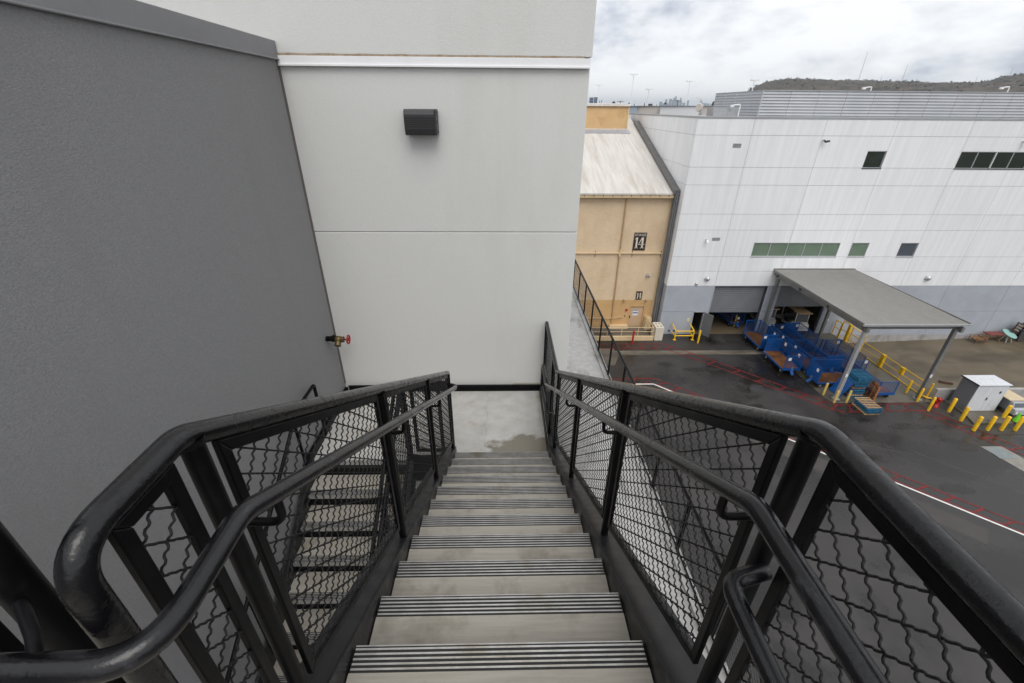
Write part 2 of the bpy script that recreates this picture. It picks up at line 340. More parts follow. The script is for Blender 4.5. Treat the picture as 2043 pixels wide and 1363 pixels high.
# painted markings
def band(pts, half, every, name, lw=.10, skip_end=True):
    """ladder marking: two edge lines and rungs"""
    P = [Vector((x, y, 0)) for x, y in pts]; m = MB(); z = G+.009
    def offs(i, s):
        d1 = (P[i]-P[i-1]).normalized() if i > 0 else (P[1]-P[0]).normalized()
        d2 = (P[i+1]-P[i]).normalized() if i < len(P)-1 else d1
        t = (d1+d2).normalized(); n = Vector((-t.y, t.x, 0)); return P[i]+n*(s/max(.3, n.dot(Vector((-d1.y, d1.x, 0)))))
    for s in (-1, 1):
        for i in range(len(P)-1):
            a, b = offs(i, s*(half-lw/2)), offs(i+1, s*(half-lw/2)); a2, b2 = offs(i, s*(half+lw/2)), offs(i+1, s*(half+lw/2))
            q = [a, b, b2, a2] if s > 0 else [a2, b2, b, a]
            m.add([(p.x, p.y, z) for p in q], [(0, 1, 2, 3)])
    for i in range(len(P)-1):
        d = (P[i+1]-P[i]); n = max(1, int(d.length/every)); dn = d.normalized(); no = Vector((-dn.y, dn.x, 0))
        for k in range(n):
            c = P[i]+d*((k+.5)/n); w = lw*.6; h = half-lw/2-.001; sk_ = dn*.18
            q = [c-dn*w-no*h-sk_, c+dn*w-no*h-sk_, c+dn*w+no*h+sk_, c-dn*w+no*h+sk_]
            m.add([(p.x, p.y, z) for p in q], [(0, 1, 2, 3)])
    return struct(m.build(name, redp))
band([(4, 32.4), (13.72, 32.4), (14.6, 31.7), (16.12, 30.32), (17.5, 28.95), (18.85, 27.6), (19.95, 26.45), (20.95, 25.42), (21.85, 24.55), (22.5, 23.85), (23.1, 23.5), (28.45, 23.62), (28.9, 22.85), (29.35, 21.95), (30.05, 20.95), (30.7, 19.9), (31.4, 18.95), (33.5, 16.2)], .38, 1.15, 'painted_fire_lane')
band([(2, 27.0), (11.35, 27.0), (13.0, 25.55), (17.3, 21.5), (21.45, 17.62), (25.5, 13.8), (33.5, 6.25)], .34, .95, 'painted_fire_lane')
m = MB(); z = G+.013
for a, b in (((2, 26.6), (11.15, 26.6)), ((11.15, 26.6), (33, 6.1))):
    a, b = Vector((*a, 0)), Vector((*b, 0)); d = (b-a).normalized(); n = Vector((-d.y, d.x, 0))*.06
    m.add([(p.x, p.y, z) for p in (a-n, b-n, b+n, a+n)], [(0, 1, 2, 3)])
struct(m.build('painted_white_line', whitep))
m = MB()
for pl, w in (([(24.6, 19.2), (26.6, 17.3), (30.5, 13.2)], .03), ([(16.5, 20.2), (19.5, 20.9), (24.3, 19.0)], .025)):
    for a, b in zip(pl, pl[1:]):
        a, b = Vector((*a, 0)), Vector((*b, 0)); d = (b-a).normalized(); n = Vector((-d.y, d.x, 0))*w
        m.add([(p.x, p.y, G+.005) for p in (a-n, b-n, b+n, a+n)], [(0, 1, 2, 3)])
struct(m.build('asphalt_seam', pm('seam_grey', (.085, .083, .08), (.05, .05, .05), 4, .6)))
def blot(x, y, rx, ry, z, mat_, seed):
    rn = random.Random(seed); ph = [rn.uniform(0, 6.28) for _ in range(5)]; n = 40; pp_ = []
    for k in range(n):
        a = 2*math.pi*k/n; q = 1+sum(.16/(i+1)*math.sin((i+2)*a+ph[i]) for i in range(5)); pp_.append((x+rx*q*math.cos(a), y+ry*q*math.sin(a)))
    return sheet('oil_stain', pp_, z, mat_)
oil = pm('oil_film', (.013, .0115, .0105), (.024, .021, .019), 3, .25, .45, spec=.4)
for k, (x, y, rx, ry) in enumerate(((20.2, 20.3, 1.5, .5), (17.0, 23.6, .9, .5), (23.4, 20.6, .8, .45), (26.2, 21.6, 1.1, .35), (15.6, 28.6, 1.3, .35), (13.0, 29.4, .7, .3), (28.2, 19.6, .7, .3), (21.3, 21.9, .35, .2), (17.4, 27.2, .3, .2), (12.2, 23.2, 1.2, .5), (19.6, 14.4, 1.2, .6), (24.5, 16.4, .9, .35))): blot(x, y, rx, ry, G+.0055, oil, k)
pt = pm('asphalt_patch', (.052, .047, .044), (.068, .062, .058), 1.2, .5, .7, spec=.35)
sheet('asphalt_patch', [(15.2, 20.4), (22.8, 13.0), (23.7, 13.8), (16.0, 21.3)], G+.0045, pt)
# ================================================================== near buildings
YW = 5.11; XL = -2.205; XR = .882
cb_ = thing('cream_building', 'tall cream stucco building wall straight ahead behind the stairs', 'building', (-1, YW, G))
B('wall', cream, cb_, (-9, XR, YW, YW+12, -1.2945, .365), bevel=.008)
B('wall', cream, cb_, (-9, XR, YW, YW+12, G, -1.300), bevel=.008)
B('wall', cream, cb_, (-9, XR+.012, YW-.012, YW+12, .44, 9), bevel=.008)
B('joint_backing', joint, cb_, (-8.9, XR-.02, YW+.012, YW+11.9, -1.35, .43))
m = MB(); m.box(XL+.01, XR-.005, YW-.030, YW-.004, .352, .428); m.box(XL+.01, XR-.005, YW-.042, YW-.031, .342, .36)
m.build('flashing_strip', whitem, cb_, bevel=.002)
m = MB()
xs_ = [XL+.02+i*.1 for i in range(31)]
for i in range(30):
    a, b = .431+.004*math.sin(i*1.7)+.006*(1-i/30), .431+.004*math.sin(i*1.7+1.7)+.006*(1-(i+1)/30)
    m.add([(xs_[i], YW-.026, .426), (xs_[i+1], YW-.026, .426), (xs_[i+1], YW-.018, b+.012), (xs_[i], YW-.018, a+.012)], [(0, 1, 2, 3)])
m.build('caulk_bead', caulk, cb_)
gb = thing('grey_building', 'dark grey stucco side wall on the left with metal coping', 'building', (XL, 2, G))
B('wall', greyst, gb, (XL-1.2, XL, -7, YW-.006, G, .40), bevel=.006)
m = MB(); m.box(XL-1.25, XL+.022, -7, YW-.016, .392, .548); m.box(XL+.022, XL+.034, -7, YW-.016, .388, .402)
m.build('coping', coping, gb, bevel=.005)
B('corner_sealant', pm('sealant', (.13, .11, .10), None, rough=.8), gb, (XL+.001, XL+.012, YW-.03, YW-.002, -3.4, .38))
# lower platform
ZP = -5.873
struct(MB().box(XL+.002, 2.50, -4, YW-.004, ZP-.35, ZP).box(XR+.004, 2.50, YW-.003, 22, ZP-.35, ZP-.0006).build('platform', platc))
tag(MB().box(2.501, 2.66, -4, 22, ZP-.5, ZP+.045).build('platform_kerb', platc, bevel=.01), 'worn concrete kerb under the black fence of the lower platform', 'kerb')
# landing (mid) and top landing
ZL = -3.542; ZT = -1.5445
struct(MB().box(XL+.05, .545, 3.69, YW-.03, ZL-.12, ZL).build('stair_landing', landc))
m = MB(); m.box(XL+.05, .60, YW-.028, YW-.018, ZL-.22, ZL+.105); m.box(XL+.05, .60, YW-.055, YW-.0282, ZL+.095, ZL+.105)
tag(m.build('landing_toe_plate', black), 'black steel toe plate along the back of the stair landing', 'toe plate')
tag(MB().box(XL+.012, XL+.048, 3.62, YW-.06, ZL-.22, ZL+.105).build('landing_toe_plate', black), 'black steel toe plate along the grey wall beside the landing', 'toe plate')
tag(MB().box(-1.06, -.585, 3.655, 3.69, ZL-.25, ZL+.11).build('landing_fascia', black), 'black steel fascia between the two flights at the landing edge', 'toe plate')
tag(MB().box(.15, .52, YW-.02, YW-.008, ZL+.105, ZL+.125).build('wall_sealant_strip', pm('sealant2', (.40, .37, .31), None, rough=.7)), 'beige sealant strip on the cream wall above the toe plate', 'sealant')
struct(MB().box(XL+.3, .545, -2.6, .582, ZT-.12, ZT).build('stair_landing', tread))
# damp patch with feathered edge in the landing's material
def damp(mat_):
    t = mat_.node_tree; b = t.nodes['Principled BSDF']; L = t.links.new
    g = t.nodes.new('ShaderNodeNewGeometry'); n = t.nodes.new('ShaderNodeTexNoise'); n.inputs['Scale'].default_value = 5.5; n.inputs['Detail'].default_value = 7
    L(g.outputs['Position'], n.inputs['Vector'])
    mp = t.nodes.new('ShaderNodeMapping'); mp.inputs['Location'].default_value = (-.26, -3.93, 3.54); L(g.outputs['Position'], mp.inputs[0])
    sc_ = t.nodes.new('ShaderNodeVectorMath'); sc_.operation = 'MULTIPLY'; sc_.inputs[1].default_value = (2.35, 5.6, 0); L(mp.outputs[0], sc_.inputs[0])
    ln = t.nodes.new('ShaderNodeVectorMath'); ln.operation = 'LENGTH'; L(sc_.outputs[0], ln.inputs[0])
    ad = t.nodes.new('ShaderNodeMath'); ad.operation = 'MULTIPLY_ADD'; ad.inputs[1].default_value = 1.5; ad.inputs[2].default_value = -.75; L(n.outputs[0], ad.inputs[0])
    sm = t.nodes.new('ShaderNodeMath'); L(ln.outputs['Value'], sm.inputs[0]); L(ad.outputs[0], sm.inputs[1])
    mr_ = t.nodes.new('ShaderNodeMapRange'); mr_.inputs[1].default_value = 1.10; mr_.inputs[2].default_value = .90; L(sm.outputs[0], mr_.inputs[0])
    cs = b.inputs['Base Color'].links[0].from_socket
    x = t.nodes.new('ShaderNodeMix'); x.data_type = 'RGBA'; L(mr_.outputs[0], x.inputs[0]); L(cs, x.inputs[6]); x.inputs[7].default_value = (.205, .19, .155, 1); L(x.outputs[2], b.inputs['Base Color'])
    rs = b.inputs['Roughness'].links[0].from_socket
    q = t.nodes.new('ShaderNodeMix'); q.data_type = 'FLOAT'; L(mr_.outputs[0], q.inputs[0]); L(rs, q.inputs[2]); q.inputs[3].default_value = .2; L(q.outputs[0], b.inputs['Roughness'])
damp(landc)
m = MB(); prev = None
for i in range(13):
    y = 3.72+i*(YW-.1-3.72)/12; x = -.22+.02*math.sin(i*1.9)+.012*math.sin(i*4.1)
    if prev: m.add([(prev[0]-.002, prev[1], ZL+.002), (prev[0]+.002, prev[1], ZL+.002), (x+.002, y, ZL+.002), (x-.002, y, ZL+.002)], [(0, 1, 2, 3)])
    prev = (x, y)
struct(m.build('landing_crack', joint))
# ================================================================== stairs
RUN, RISE = .28, .16646
N0Y, N0Z = .862, -1.7112          # first nosing
def make_tread(parent, x0, x1, ynose, z, direction):
    """direction +1: nosing at far (+Y) edge; -1: nosing at near edge"""
    t = MB()
    yb = ynose-direction*(RUN+.02); yn0 = ynose-direction*.082
    t.box(x0, x1, yb, yn0, z-.05, z)
    to = t.build('tread', tread, parent, bevel=.002)
    n = MB(); n.box(x0+.004, x1-.004, yn0, ynose, z-.045, z-.0006); n.build('nosing', nosb, to)
    for k in range(5):
        yy = ynose-direction*(.0085+k*.0158); w = .0031
        MB().box(x0+.004, x1-.004, yy-w, yy+w, z-.0005, z+.0009).build('rib', alu, to)
    MB().box(x0+.003, x1-.003, ynose, ynose+direction*.004, z-.044, z+.001).build('nosing_edge', alu, to)
    return to
fl = thing('stair_flight', 'steel stair flight with concrete treads descending straight ahead', 'stairs', (0, .6, ZT))
for k in range(11):
    to = make_tread(fl, -.534, .507, N0Y+RUN*k, N0Z-RISE*k, 1)
    yb = N0Y+RUN*(k-1)-.004
    MB().box(-.532, .505, yb-.075, yb-.069, N0Z-RISE*k-.04, N0Z-RISE*(k-1)-.046).build('riser', black, fl)
def stringer(parent, xa, xb, y0, z0, y1, z1, up, down, web):
    """channel: web at x=web side"""
    m = MB()
    def sec(x0, x1, a, b):
        m.prism([(x0, y0, z0+a), (x0, y1, z1+a), (x0, y1, z1+b), (x0, y0, z0+b)], (x1-x0, 0, 0))
    t = .009
    if web == 'L': sec(xa, xa+t, -down, up)
    else: sec(xb-t, xb, -down, up)
    sec(min(xa, xb)+(.0092 if web == 'L' else 0), max(xa, xb)-(0 if web == 'L' else .0092), up-t, up)
    sec(min(xa, xb)+(.0092 if web == 'L' else 0), max(xa, xb)-(0 if web == 'L' else .0092), -down, -down+t)
    return m.build('stringer', stringm, parent, bevel=.002)
sy0, sz0 = .45, N0Z-(.45-N0Y)*RISE/RUN; sy1 = 3.82; sz1 = N0Z-(sy1-N0Y)*RISE/RUN
stringer(fl, .511, .668, sy0, sz0, sy1, sz1, .045, .24, 'L')
stringer(fl, -.668, -.538, sy0, sz0, sy1, sz1, .045, .24, 'R')
lf = thing('stair_flight', 'lower stair flight along the grey wall descending toward the viewer', 'stairs', (-1.6, 3.65, ZL))
LX0, LX1 = -2.118, -1.085
for k in range(13):
    yn = 3.655-RUN*k; z_ = ZL-RISE*k
    if k == 0:
        to = None
        n = MB().box(LX0+.004, LX1-.004, yn, yn+.078, z_-.045, z_+.001).build('nosing', nosb, lf)
        for q in range(5):
            yy = yn+.0085+q*.0158; MB().box(LX0+.004, LX1-.004, yy-.0042, yy+.0042, z_+.0011, z_+.0025).build('rib', alu, n)
        MB().box(LX0, LX1, yn+.0785, 3.7, z_-.06, z_-.0012).build('landing_edge', landc, lf)
    else: make_tread(lf, LX0, LX1, yn, z_, -1)
    MB().box(LX0, LX1, yn+.030, yn+.036, z_-RISE-.03, z_-.046).build('riser', black, lf)
ly1 = 3.655-RUN*13; lz1 = ZL-RISE*13
stringer(lf, -2.165, -2.12, 3.70, ZL+.027, ly1, lz1, .06, .22, 'R')
stringer(lf, -1.083, -1.0, 3.70, ZL+.027, ly1, lz1, .06, .22, 'L')
# ------------------------------------------------------------------ railings
SP = .0537
def clip_line(poly, off, sgn):
    """wires in plane coords (y,z): y*c+sgn*z*c = off ; return segment inside convex poly"""
    c = math.sqrt(.5); hits = []
    n = len(poly)
    for i in range(n):
        a, b = poly[i], poly[(i+1) % n]
        fa = (a[0]+sgn*a[1])*c-off; fb = (b[0]+sgn*b[1])*c-off
        if (fa < 0) != (fb < 0):
            t = fa/(fa-fb); hits.append((a[0]+(b[0]-a[0])*t, a[1]+(b[1]-a[1])*t))
    if len(hits) < 2: return None
    return hits[0], hits[1]
def mesh_infill(parent, x, poly, fine=True, axis='x', wr=.0025, sp=SP):
    """crimped woven wire at 45 degrees inside polygon; plane normal along axis"""
    m = MB(); c = math.sqrt(.5)
    for sgn in (1, -1):
        vals = [(p[0]+sgn*p[1])*c for p in poly]
        k0, k1 = math.ceil(min(vals)/sp), math.floor(max(vals)/sp)
        for k in range(k0, k1+1):
            h = clip_line(poly, k*sp, sgn)
            if not h: continue
            (ya, za_), (yb, zb) = h; L = math.hypot(yb-ya, zb-za_)
            if L < .01: continue
            def P(t, o):
                y, z = ya+(yb-ya)*t, za_+(zb-za_)*t
                return (x+o, y, z) if axis == 'x' else (y, x+o, z)
            if fine:
                n = max(2, int(L/SP*10)); s0 = (ya-sgn*za_)*c
                d = ((yb-sgn*zb)*c-s0)
                path = [P(i/n, .0031*sgn*math.cos(2*math.pi*2.5*(s0+d*i/n)/SP)) for i in range(n+1)]
                m.tube(path, wr, 5, caps=False)
            else:
                m.tube([P(0, .002*sgn), P(1, .002*sgn)], wr, 4, caps=False)
    return m.build('mesh_infill', wireb, parent, props={'kind': 'stuff'})
def frame_bars(parent, x, poly, w=.028, d=.016, axis='x', mat=None):
    """one bar for each side of the polygon, mitred, lying inside the polygon"""
    n = len(poly); P = [Vector((p[0], p[1])) for p in poly]
    ar = sum(P[i].x*P[(i+1) % n].y-P[(i+1) % n].x*P[i].y for i in range(n)); sg = 1 if ar > 0 else -1
    inn = []
    for i in range(n):
        d1 = (P[i]-P[i-1]).normalized(); d2 = (P[(i+1) % n]-P[i]).normalized()
        n1 = Vector((-d1.y, d1.x))*sg; n2 = Vector((-d2.y, d2.x))*sg; b = (n1+n2).normalized()
        inn.append(P[i]+b*(w/max(.2, b.dot(n1))))
    for i in range(n):
        j = (i+1) % n; q = [P[i], P[j], inn[j], inn[i]]
        pts_ = [((x-d/2, p.x, p.y) if axis == 'x' else (p.x, x-d/2, p.y)) for p in q]
        MB().prism(pts_, (d, 0, 0) if axis == 'x' else (0, d, 0)).build('frame_bar', mat or black, parent, bevel=.003)
    return [(p.x, p.y) for p in inn]
SLP = RISE/RUN
def zrail(y): return -.155-SLP*y          # sloped top rail centre line
def zbot(y): return -1.022-SLP*y           # top of bottom bar
ZH = -.507
YB = (-.155-ZH)/SLP                        # bend .592
def bracket(parent, x, xg, y, z, slope=0, mat=None):
    """handrail bracket: from guard post inward then up to the rail"""
    s = 1 if xg < x else -1
    MB().tube(fillet([(xg, y, z-.085), (x, y-.0, z-.085), (x, y, z-.01)], .03, 5), .0095, 8).build('bracket', mat or black, parent)
def bay(parent, x, y0, y1, ztop, zb_, fine=True, w=.028):
    poly = [(y0, ztop(y0)), (y1, ztop(y1)), (y1, zb_(y1)), (y0, zb_(y0))]
    inn = frame_bars(parent, x, poly, w)
    mesh_infill(parent, x, inn, fine)
XGR, XGL = .572, -.563
# right guard
gR = thing('stair_guardrail', 'black steel guardrail with wire mesh on the right of the stairs', 'railing', (XGR, .6, ZT), 'stair railings')
path = fillet([(XGR, -1.4, ZH), (XGR, YB, ZH), (XGR, 3.87, zrail(3.87)), (XGR, YW-.03, zrail(3.87)-.012)], [.10, .05], 8)
MB().tube(path, .0224, 18).build('top_rail', blackrail, gR)
PY = [.612, 1.64, 2.675, 3.70]
for y in PY:
    MB().cyl((XGR, y, zrail(y) if y > .62 else ZH-.01), (XGR, y, zrail(y)-1.09), .0205, 18).build('post', black, gR)
for y in PY: MB().box(XGR-.03, XGR+.03, y-.035, y+.035, zrail(y)-1.105, zrail(y)-1.075).build('base_plate', black, gR)
for i in range(3):
    bay(gR, XGR, PY[i]+.058, PY[i+1]-.052, lambda y: zrail(y)-.026, lambda y: zbot(y)-.04)
bay(gR, XGR, -1.2, PY[0]-.058, lambda y: ZH-.0245, lambda y: ZT+.09)
bay(gR, XGR, PY[3]+.045, 4.12, lambda y: max(zrail(y), zrail(3.87))-.03, lambda y: ZL+.16, False)
zl_ = zrail(3.87)-.012
bay(gR, XGR, 4.22, YW-.08, lambda y: zl_-.03, lambda y: ZL+.14, False)
for y in (4.17, YW-.045): MB().cyl((XGR, y, zl_), (XGR, y, ZL-.05), .0225, 14).build('post', black, gR)
MB().box(XGR-.062, XGR-.05, 3.80, YW-.06, ZL-.2, ZL+.11).build('toe_plate', black, gR)
MB().box(.548, .668, 3.825, YW-.06, ZL-.26, ZL+.012).build('edge_channel', stringm, gR)
# right handrail
hR = thing('stair_handrail', 'black round handrail on the inner side of the right guardrail', 'handrail', (.48, .6, ZT), 'stair railings')
def zhand(y): return -.326-SLP*y
ZHH = -.662
path = fillet([(.48, -1.3, ZHH), (.48, (-.326-ZHH)/SLP, ZHH), (.48, 4.0, zhand(4.0)), (.48, 4.45, zhand(4.0)-.01), (.48, 4.47, zhand(4.0)-.36), (.50, 3.98, zhand(4.0)-.37), (XGR, 3.96, zhand(4.0)-.37)], [.10, .05, .06, .08, .05], 8)
MB().tube(path, .0206, 16).build('rail', blackworn, hR)
for y in (.66, 1.62, 2.655): bracket(hR, .48, XGR, y, zhand(y))
lw = thing('stair_handrail', 'short lower black pipe rail curving out of the right post', 'handrail', (.484, .5, -.9), 'stair railings')
MB().tube(fillet([(XGR, .585, -.885), (.482, .565, -.893), (.482, .50, -.898), (.484, -1.2, -.905)], [.05, .04], 8), .0195, 16).build('rail', blackworn, lw)
# left guard
gL = thing('stair_guardrail', 'black steel guardrail with wire mesh between the two flights', 'railing', (XGL, .6, ZT), 'stair railings')
path = fillet([(XGL, .365, -1.55), (XGL, .365, ZH), (XGL, YB, ZH), (XGL, 3.735, zrail(3.735)), (XGL, 3.745, ZL-.05)], [.075, .10, .03], 9)
MB().tube(path, .0224, 18).build('top_rail', blackrail, gL)
for y in PY[:3]:
    MB().cyl((XGL, y, zrail(y) if y > .62 else ZH-.01), (XGL, y, zrail(y)-1.09), .0205, 18).build('post', black, gL)
    MB().box(XGL-.03, XGL+.03, y-.035, y+.035, zrail(y)-1.105, zrail(y)-1.075).build('base_plate', black, gL)
for i in range(3):
    bay(gL, XGL, PY[i]+.05, (PY[i+1] if i < 2 else 3.745)-.05, lambda y: zrail(y)-.026, lambda y: zbot(y)-.04)
bay(gL, XGL, .425, .560, lambda y: ZH-.0245, lambda y: ZT+.09, True, .028)
hL = thing('stair_handrail', 'black round handrail curving left at the top of the stairs', 'handrail', (-.48, .6, ZT), 'stair railings')
path = fillet([(-1.25, .300, -.657), (-.475, .312, -.657), (-.48, (-.326+.657)/SLP, -.657), (-.48, 3.60, zhand(3.60)), (-.485, 3.66, zhand(3.6)-.02), (XGL, 3.70, zhand(3.6)-.03)], [.085, .10, .03, .03], 9)
MB().tube(path, .0206, 16).build('rail', blackworn, hL)
for y in (.66, 1.655, 2.69): bracket(hL, -.48, XGL, y, zhand(y))
MB().tube([(-.615, .312, -.655), (-.645, .345, -.640), (-.70, .39, -.625)], .009, 8).build('bracket', black, hL)
for gg, xg in ((gR, XGR), (gL, XGL)):
    for y in PY[:3]:
        zt_ = (zrail(y) if y > .62 else ZH)-.020
        MB().tube([(xg, y, zt_-.012), (xg, y, zt_-.004), (xg, y, zt_+.004)], [.0212, .0248, .0256], 18, caps=False).build('weld', black, gg)
# inner guard of the lower flight and landing guard between flights
XI = -1.035
def zr2(y): return zrail(3.745)-.06-SLP*(3.72-y)      # falls toward viewer
gI = thing('stair_guardrail', 'black mesh guardrail on the inner side of the lower flight', 'railing', (XI, 3.7, ZL), 'stair railings')
MB().tube(fillet([(XI, 3.72, ZL-.05), (XI, 3.72, zr2(3.72)), (XI, .2, zr2(.2))], .05, 6), .0245, 12).build('top_rail', black, gI)
MB().tube(fillet([(XI-.085, 3.86, zr2(3.72)-.16), (XI-.085, 3.66, zr2(3.72)-.16), (XI-.085, .2, zr2(.2)-.16)], .05, 6), .0195, 12).build('handrail', black, gI)
for i, y in enumerate((3.66, 2.62, 1.58, .54)):
    if i: MB().cyl((XI, y, zr2(y)), (XI, y, zr2(y)-1.08), .023, 12).build('post', black, gI)
    y1 = (2.62, 1.58, .54, .54)[i]
    if i < 3: bay(gI, XI, y-.05, y1+.05, lambda q: zr2(q)-.028, lambda q: zr2(q)-.92, False)
gM = thing('stair_guardrail', 'short black mesh guard closing the gap between the flights', 'railing', (-.8, 3.73, ZL), 'stair railings')
zm = zrail(3.745)-.05
MB().tube([(XI+.02, 3.745, zm-.075), (XGL-.02, 3.745, zm-.075)], .0245, 10).build('top_rail', black, gM)
inn = frame_bars(gM, 3.735, [(XI+.06, zm-.105), (XGL-.09, zm-.105), (XGL-.09, ZL+.12), (XI+.06, ZL+.12)], .04, axis='y')
mesh_infill(gM, 3.735, inn, False, 'y')
# wall-side handrail of the lower flight
gW = thing('wall_handrail', 'thin black handrail on posts along the grey wall', 'handrail', (-2.1, 3.7, ZL), 'stair railings')
XH = -2.11
def zw(y): return -2.735-SLP*(3.62-y)
MB().tube(fillet([(XH, 4.07, ZL+.1), (XH, 4.07, -2.735), (XH, 3.62, -2.735), (XH, .2, zw(.2))], [.04, .06], 6), .0185, 10).build('rail', black, gW)
for y in (3.52, 2.2, .9): MB().cyl((XH-.01, y, zw(y)), (XH-.01, y, zw(y)-.86), .016, 10).build('post', black, gW)
# guard beside the upper flight at the far left
gU = thing('stair_guardrail', 'dark pipe post and bar at the extreme left edge of the picture', 'railing', (-.7, .4, ZT), 'stair railings')
MB().cyl((-.703, .40, ZT-.05), (-.703, .40, .9), .0245, 18).build('post', black, gU)
MB().box(-.83, -.795, .385, .411, ZT+.05, .9).build('frame_bar', black, gU, bevel=.003)
MB().tube([(-.703, .40, .9), (-.703, -1.6, 2.1)], .0224, 16).build('top_rail', blackrail, gU)
# fence on the lower platform
fz = thing('mesh_fence', 'long black mesh fence along the outer edge of the lower platform', 'fence', (2.6, 8, ZP))
XF = 2.60; ZFT = ZP+1.07
MB().tube([(XF, -4, ZFT), (XF, 21, ZFT)], .021, 10).build('top_rail', black, fz)
ys_f = [9.03+1.205*k for k in range(-10, 10)]
for i, y in enumerate(ys_f):
    MB().box(XF-.02, XF+.02, y-.012, y+.012, ZP-.05, ZFT-.005).build('post', black, fz)
    if i < len(ys_f)-1:
        poly = [(y+.03, ZFT-.03), (ys_f[i+1]-.03, ZFT-.03), (ys_f[i+1]-.03, ZP+.06), (y+.03, ZP+.06)]
        inn = frame_bars(fz, XF, poly, .025, .02)
        mesh_infill(fz, XF, inn, False, wr=.0019, sp=.0537)
# wall lamp
wl = thing('wall_light', 'dark bronze box wall light on the cream wall', 'wall light', (-.825, YW, -.15))
x0, x1, z0, z1 = -.995, -.672, -.262, -.022; yb = YW-.001
MB().prism([(x0, yb, z1), (x0, yb-.15, z1-.012), (x0, yb-.165, z1-.05), (x0, yb-.165, z0+.06), (x0, yb-.15, z0), (x0, yb, z0+.012)], (x1-x0, 0, 0)).build('housing', lampm, wl, bevel=.004)
for k in range(5): MB().box(x0+.006, x1-.018, yb-.1668, yb-.1635, z1-.086-k*.020, z1-.078-k*.020).build('groove_shade', rubber, wl)  # raised black strips painting the shade of recessed grooves
m = MB().box(x1-.014, x1+.006, yb-.172, yb-.01, z0+.004, z1-.006); m.build('side_lip', lampm, wl, bevel=.003)
for zz_ in (z1-.03, z1-.115, z0+.03): MB().cyl((x1+.004, yb-.12, zz_), (x1+.016, yb-.12, zz_), .007, 8).build('screw', lampm, wl)
MB().box(x0-.012, x0, yb-.06, yb-.02, z1-.026, z1-.002).build('hinge', lampm, wl)
# hose valve
vv = thing('hose_valve', 'brass fire hose valve with red handwheel on the grey wall', 'valve', (XL, 4.83, -2.57))
yv, zv = 4.83, -2.572
MB().cyl((XL-.03, yv, zv+.012), (XL+.10, yv, zv+.012), .033, 18).build('pipe', black, vv)
MB().cyl((XL+.075, yv, zv+.012), (XL+.115, yv, zv+.012), .042, 18).tube([(XL+.10, yv, zv+.05), (XL+.10, yv, zv+.066)], .008, 8).build('collar', black, vv)
MB().tube([(XL+.112, yv, zv), (XL+.13, yv, zv), (XL+.165, yv, zv), (XL+.178, yv, zv)], [.036, .045, .046, .036], 18).build('body', brass, vv)
MB().tube([(XL+.15, yv, zv), (XL+.15, yv-.055, zv-.045)], [.034, .036], 16).build('outlet', brass, vv)
MB().tube([(XL+.15, yv-.05, zv-.042), (XL+.15, yv-.066, zv-.055)], [.042, .040], 16).build('outlet_cap', brass, vv)
MB().tube([(XL+.178, yv, zv), (XL+.19, yv, zv), (XL+.215, yv, zv), (XL+.222, yv, zv)], [.043, .043, .043, .026], 6, smooth=False).build('bonnet', brass, vv)
MB().cyl((XL+.22, yv, zv), (XL+.272, yv, zv), .010, 10).build('stem', darkm, vv)
hw = MB(); hw.tube([(XL+.272, yv+.052*math.cos(2*math.pi*k/24), zv+.052*math.sin(2*math.pi*k/24)) for k in range(25)], .0105, 8, caps=False)
for k in range(4):
    a = math.pi*k/2+.4; hw.tube([(XL+.272, yv, zv), (XL+.272, yv+.052*math.cos(a), zv+.052*math.sin(a))], .006, 6)
hw.tube([(XL+.262, yv, zv), (XL+.284, yv, zv)], .013, 10)
hw.build('handwheel', redm, vv)
exec_far = True
# ================================================================== white building
YF = 34.70; XC = 14.05; TOP = -.60
wb = thing('white_building', 'large white precast concrete warehouse with grey base and loading doors', 'building', (XC, YF, G))
VX = [XC, 18.2, 23.5, 28.75, 34.4, 38.74, 44.2, 49.6, 55.0, 60.4]
HZ = [TOP, -1.69, -3.875, -5.15, -7.34, -8.6, -10.8, -12.08, -13.38, -15.8, -18.17]
WIN = [('g', 20.61, 27.80, -10.80, -9.63, 5), ('g', 28.80, 30.22, -10.80, -9.63, 1), ('b', 32.91, 34.37, -10.80, -9.63, 1),
       ('d', 27.28, 28.73, -3.885, -2.69, 1), ('d', 34.44, 37.16, -3.89, -2.69, 2), ('d', 37.22, 42.6, -3.89, -2.69, 4)]
LOUV = [(17.0, 17.63, -2.54, -2.24), (17.04, 17.70, -9.49, -9.21)]
DOORS = [(18.27, 22.85, -18.3, -13.40), (23.98, 28.45, -18.3, -13.40), (16.9, 17.83, -18.3, -15.84)]
HOLES = [(w[1], w[2], w[3], w[4]) for w in WIN]+LOUV+DOORS
gap = .011
for i in range(len(VX)-1):
    for j in range(len(HZ)-1):
        rect = (VX[i]+(gap if i else 0), VX[i+1]-gap, HZ[j+1]+gap, HZ[j]-(gap if j else 0))
        rs = rects_minus(rect, HOLES)
        if not rs: continue
        m = MB()
        for (a, b, c, d) in rs: m.box(a, b, YF, YF+.16, c, d)
        m.build('wall_panel', panel if j < 8 else panelg, wb)
m = MB()
for (a, b, c, d) in rects_minus((XC+.02, 60.3, -18.2, TOP-.02), HOLES): m.box(a, b, YF+.035, YF+.30, c, d)
m.build('backing', joint, wb)
B('footing', wallc, wb, (30.06, 60.3, YF-.03, YF+.2, -19.4, -18.18), (XC, 16.9, YF+.02, YF+.2, G-.3, -18.0))
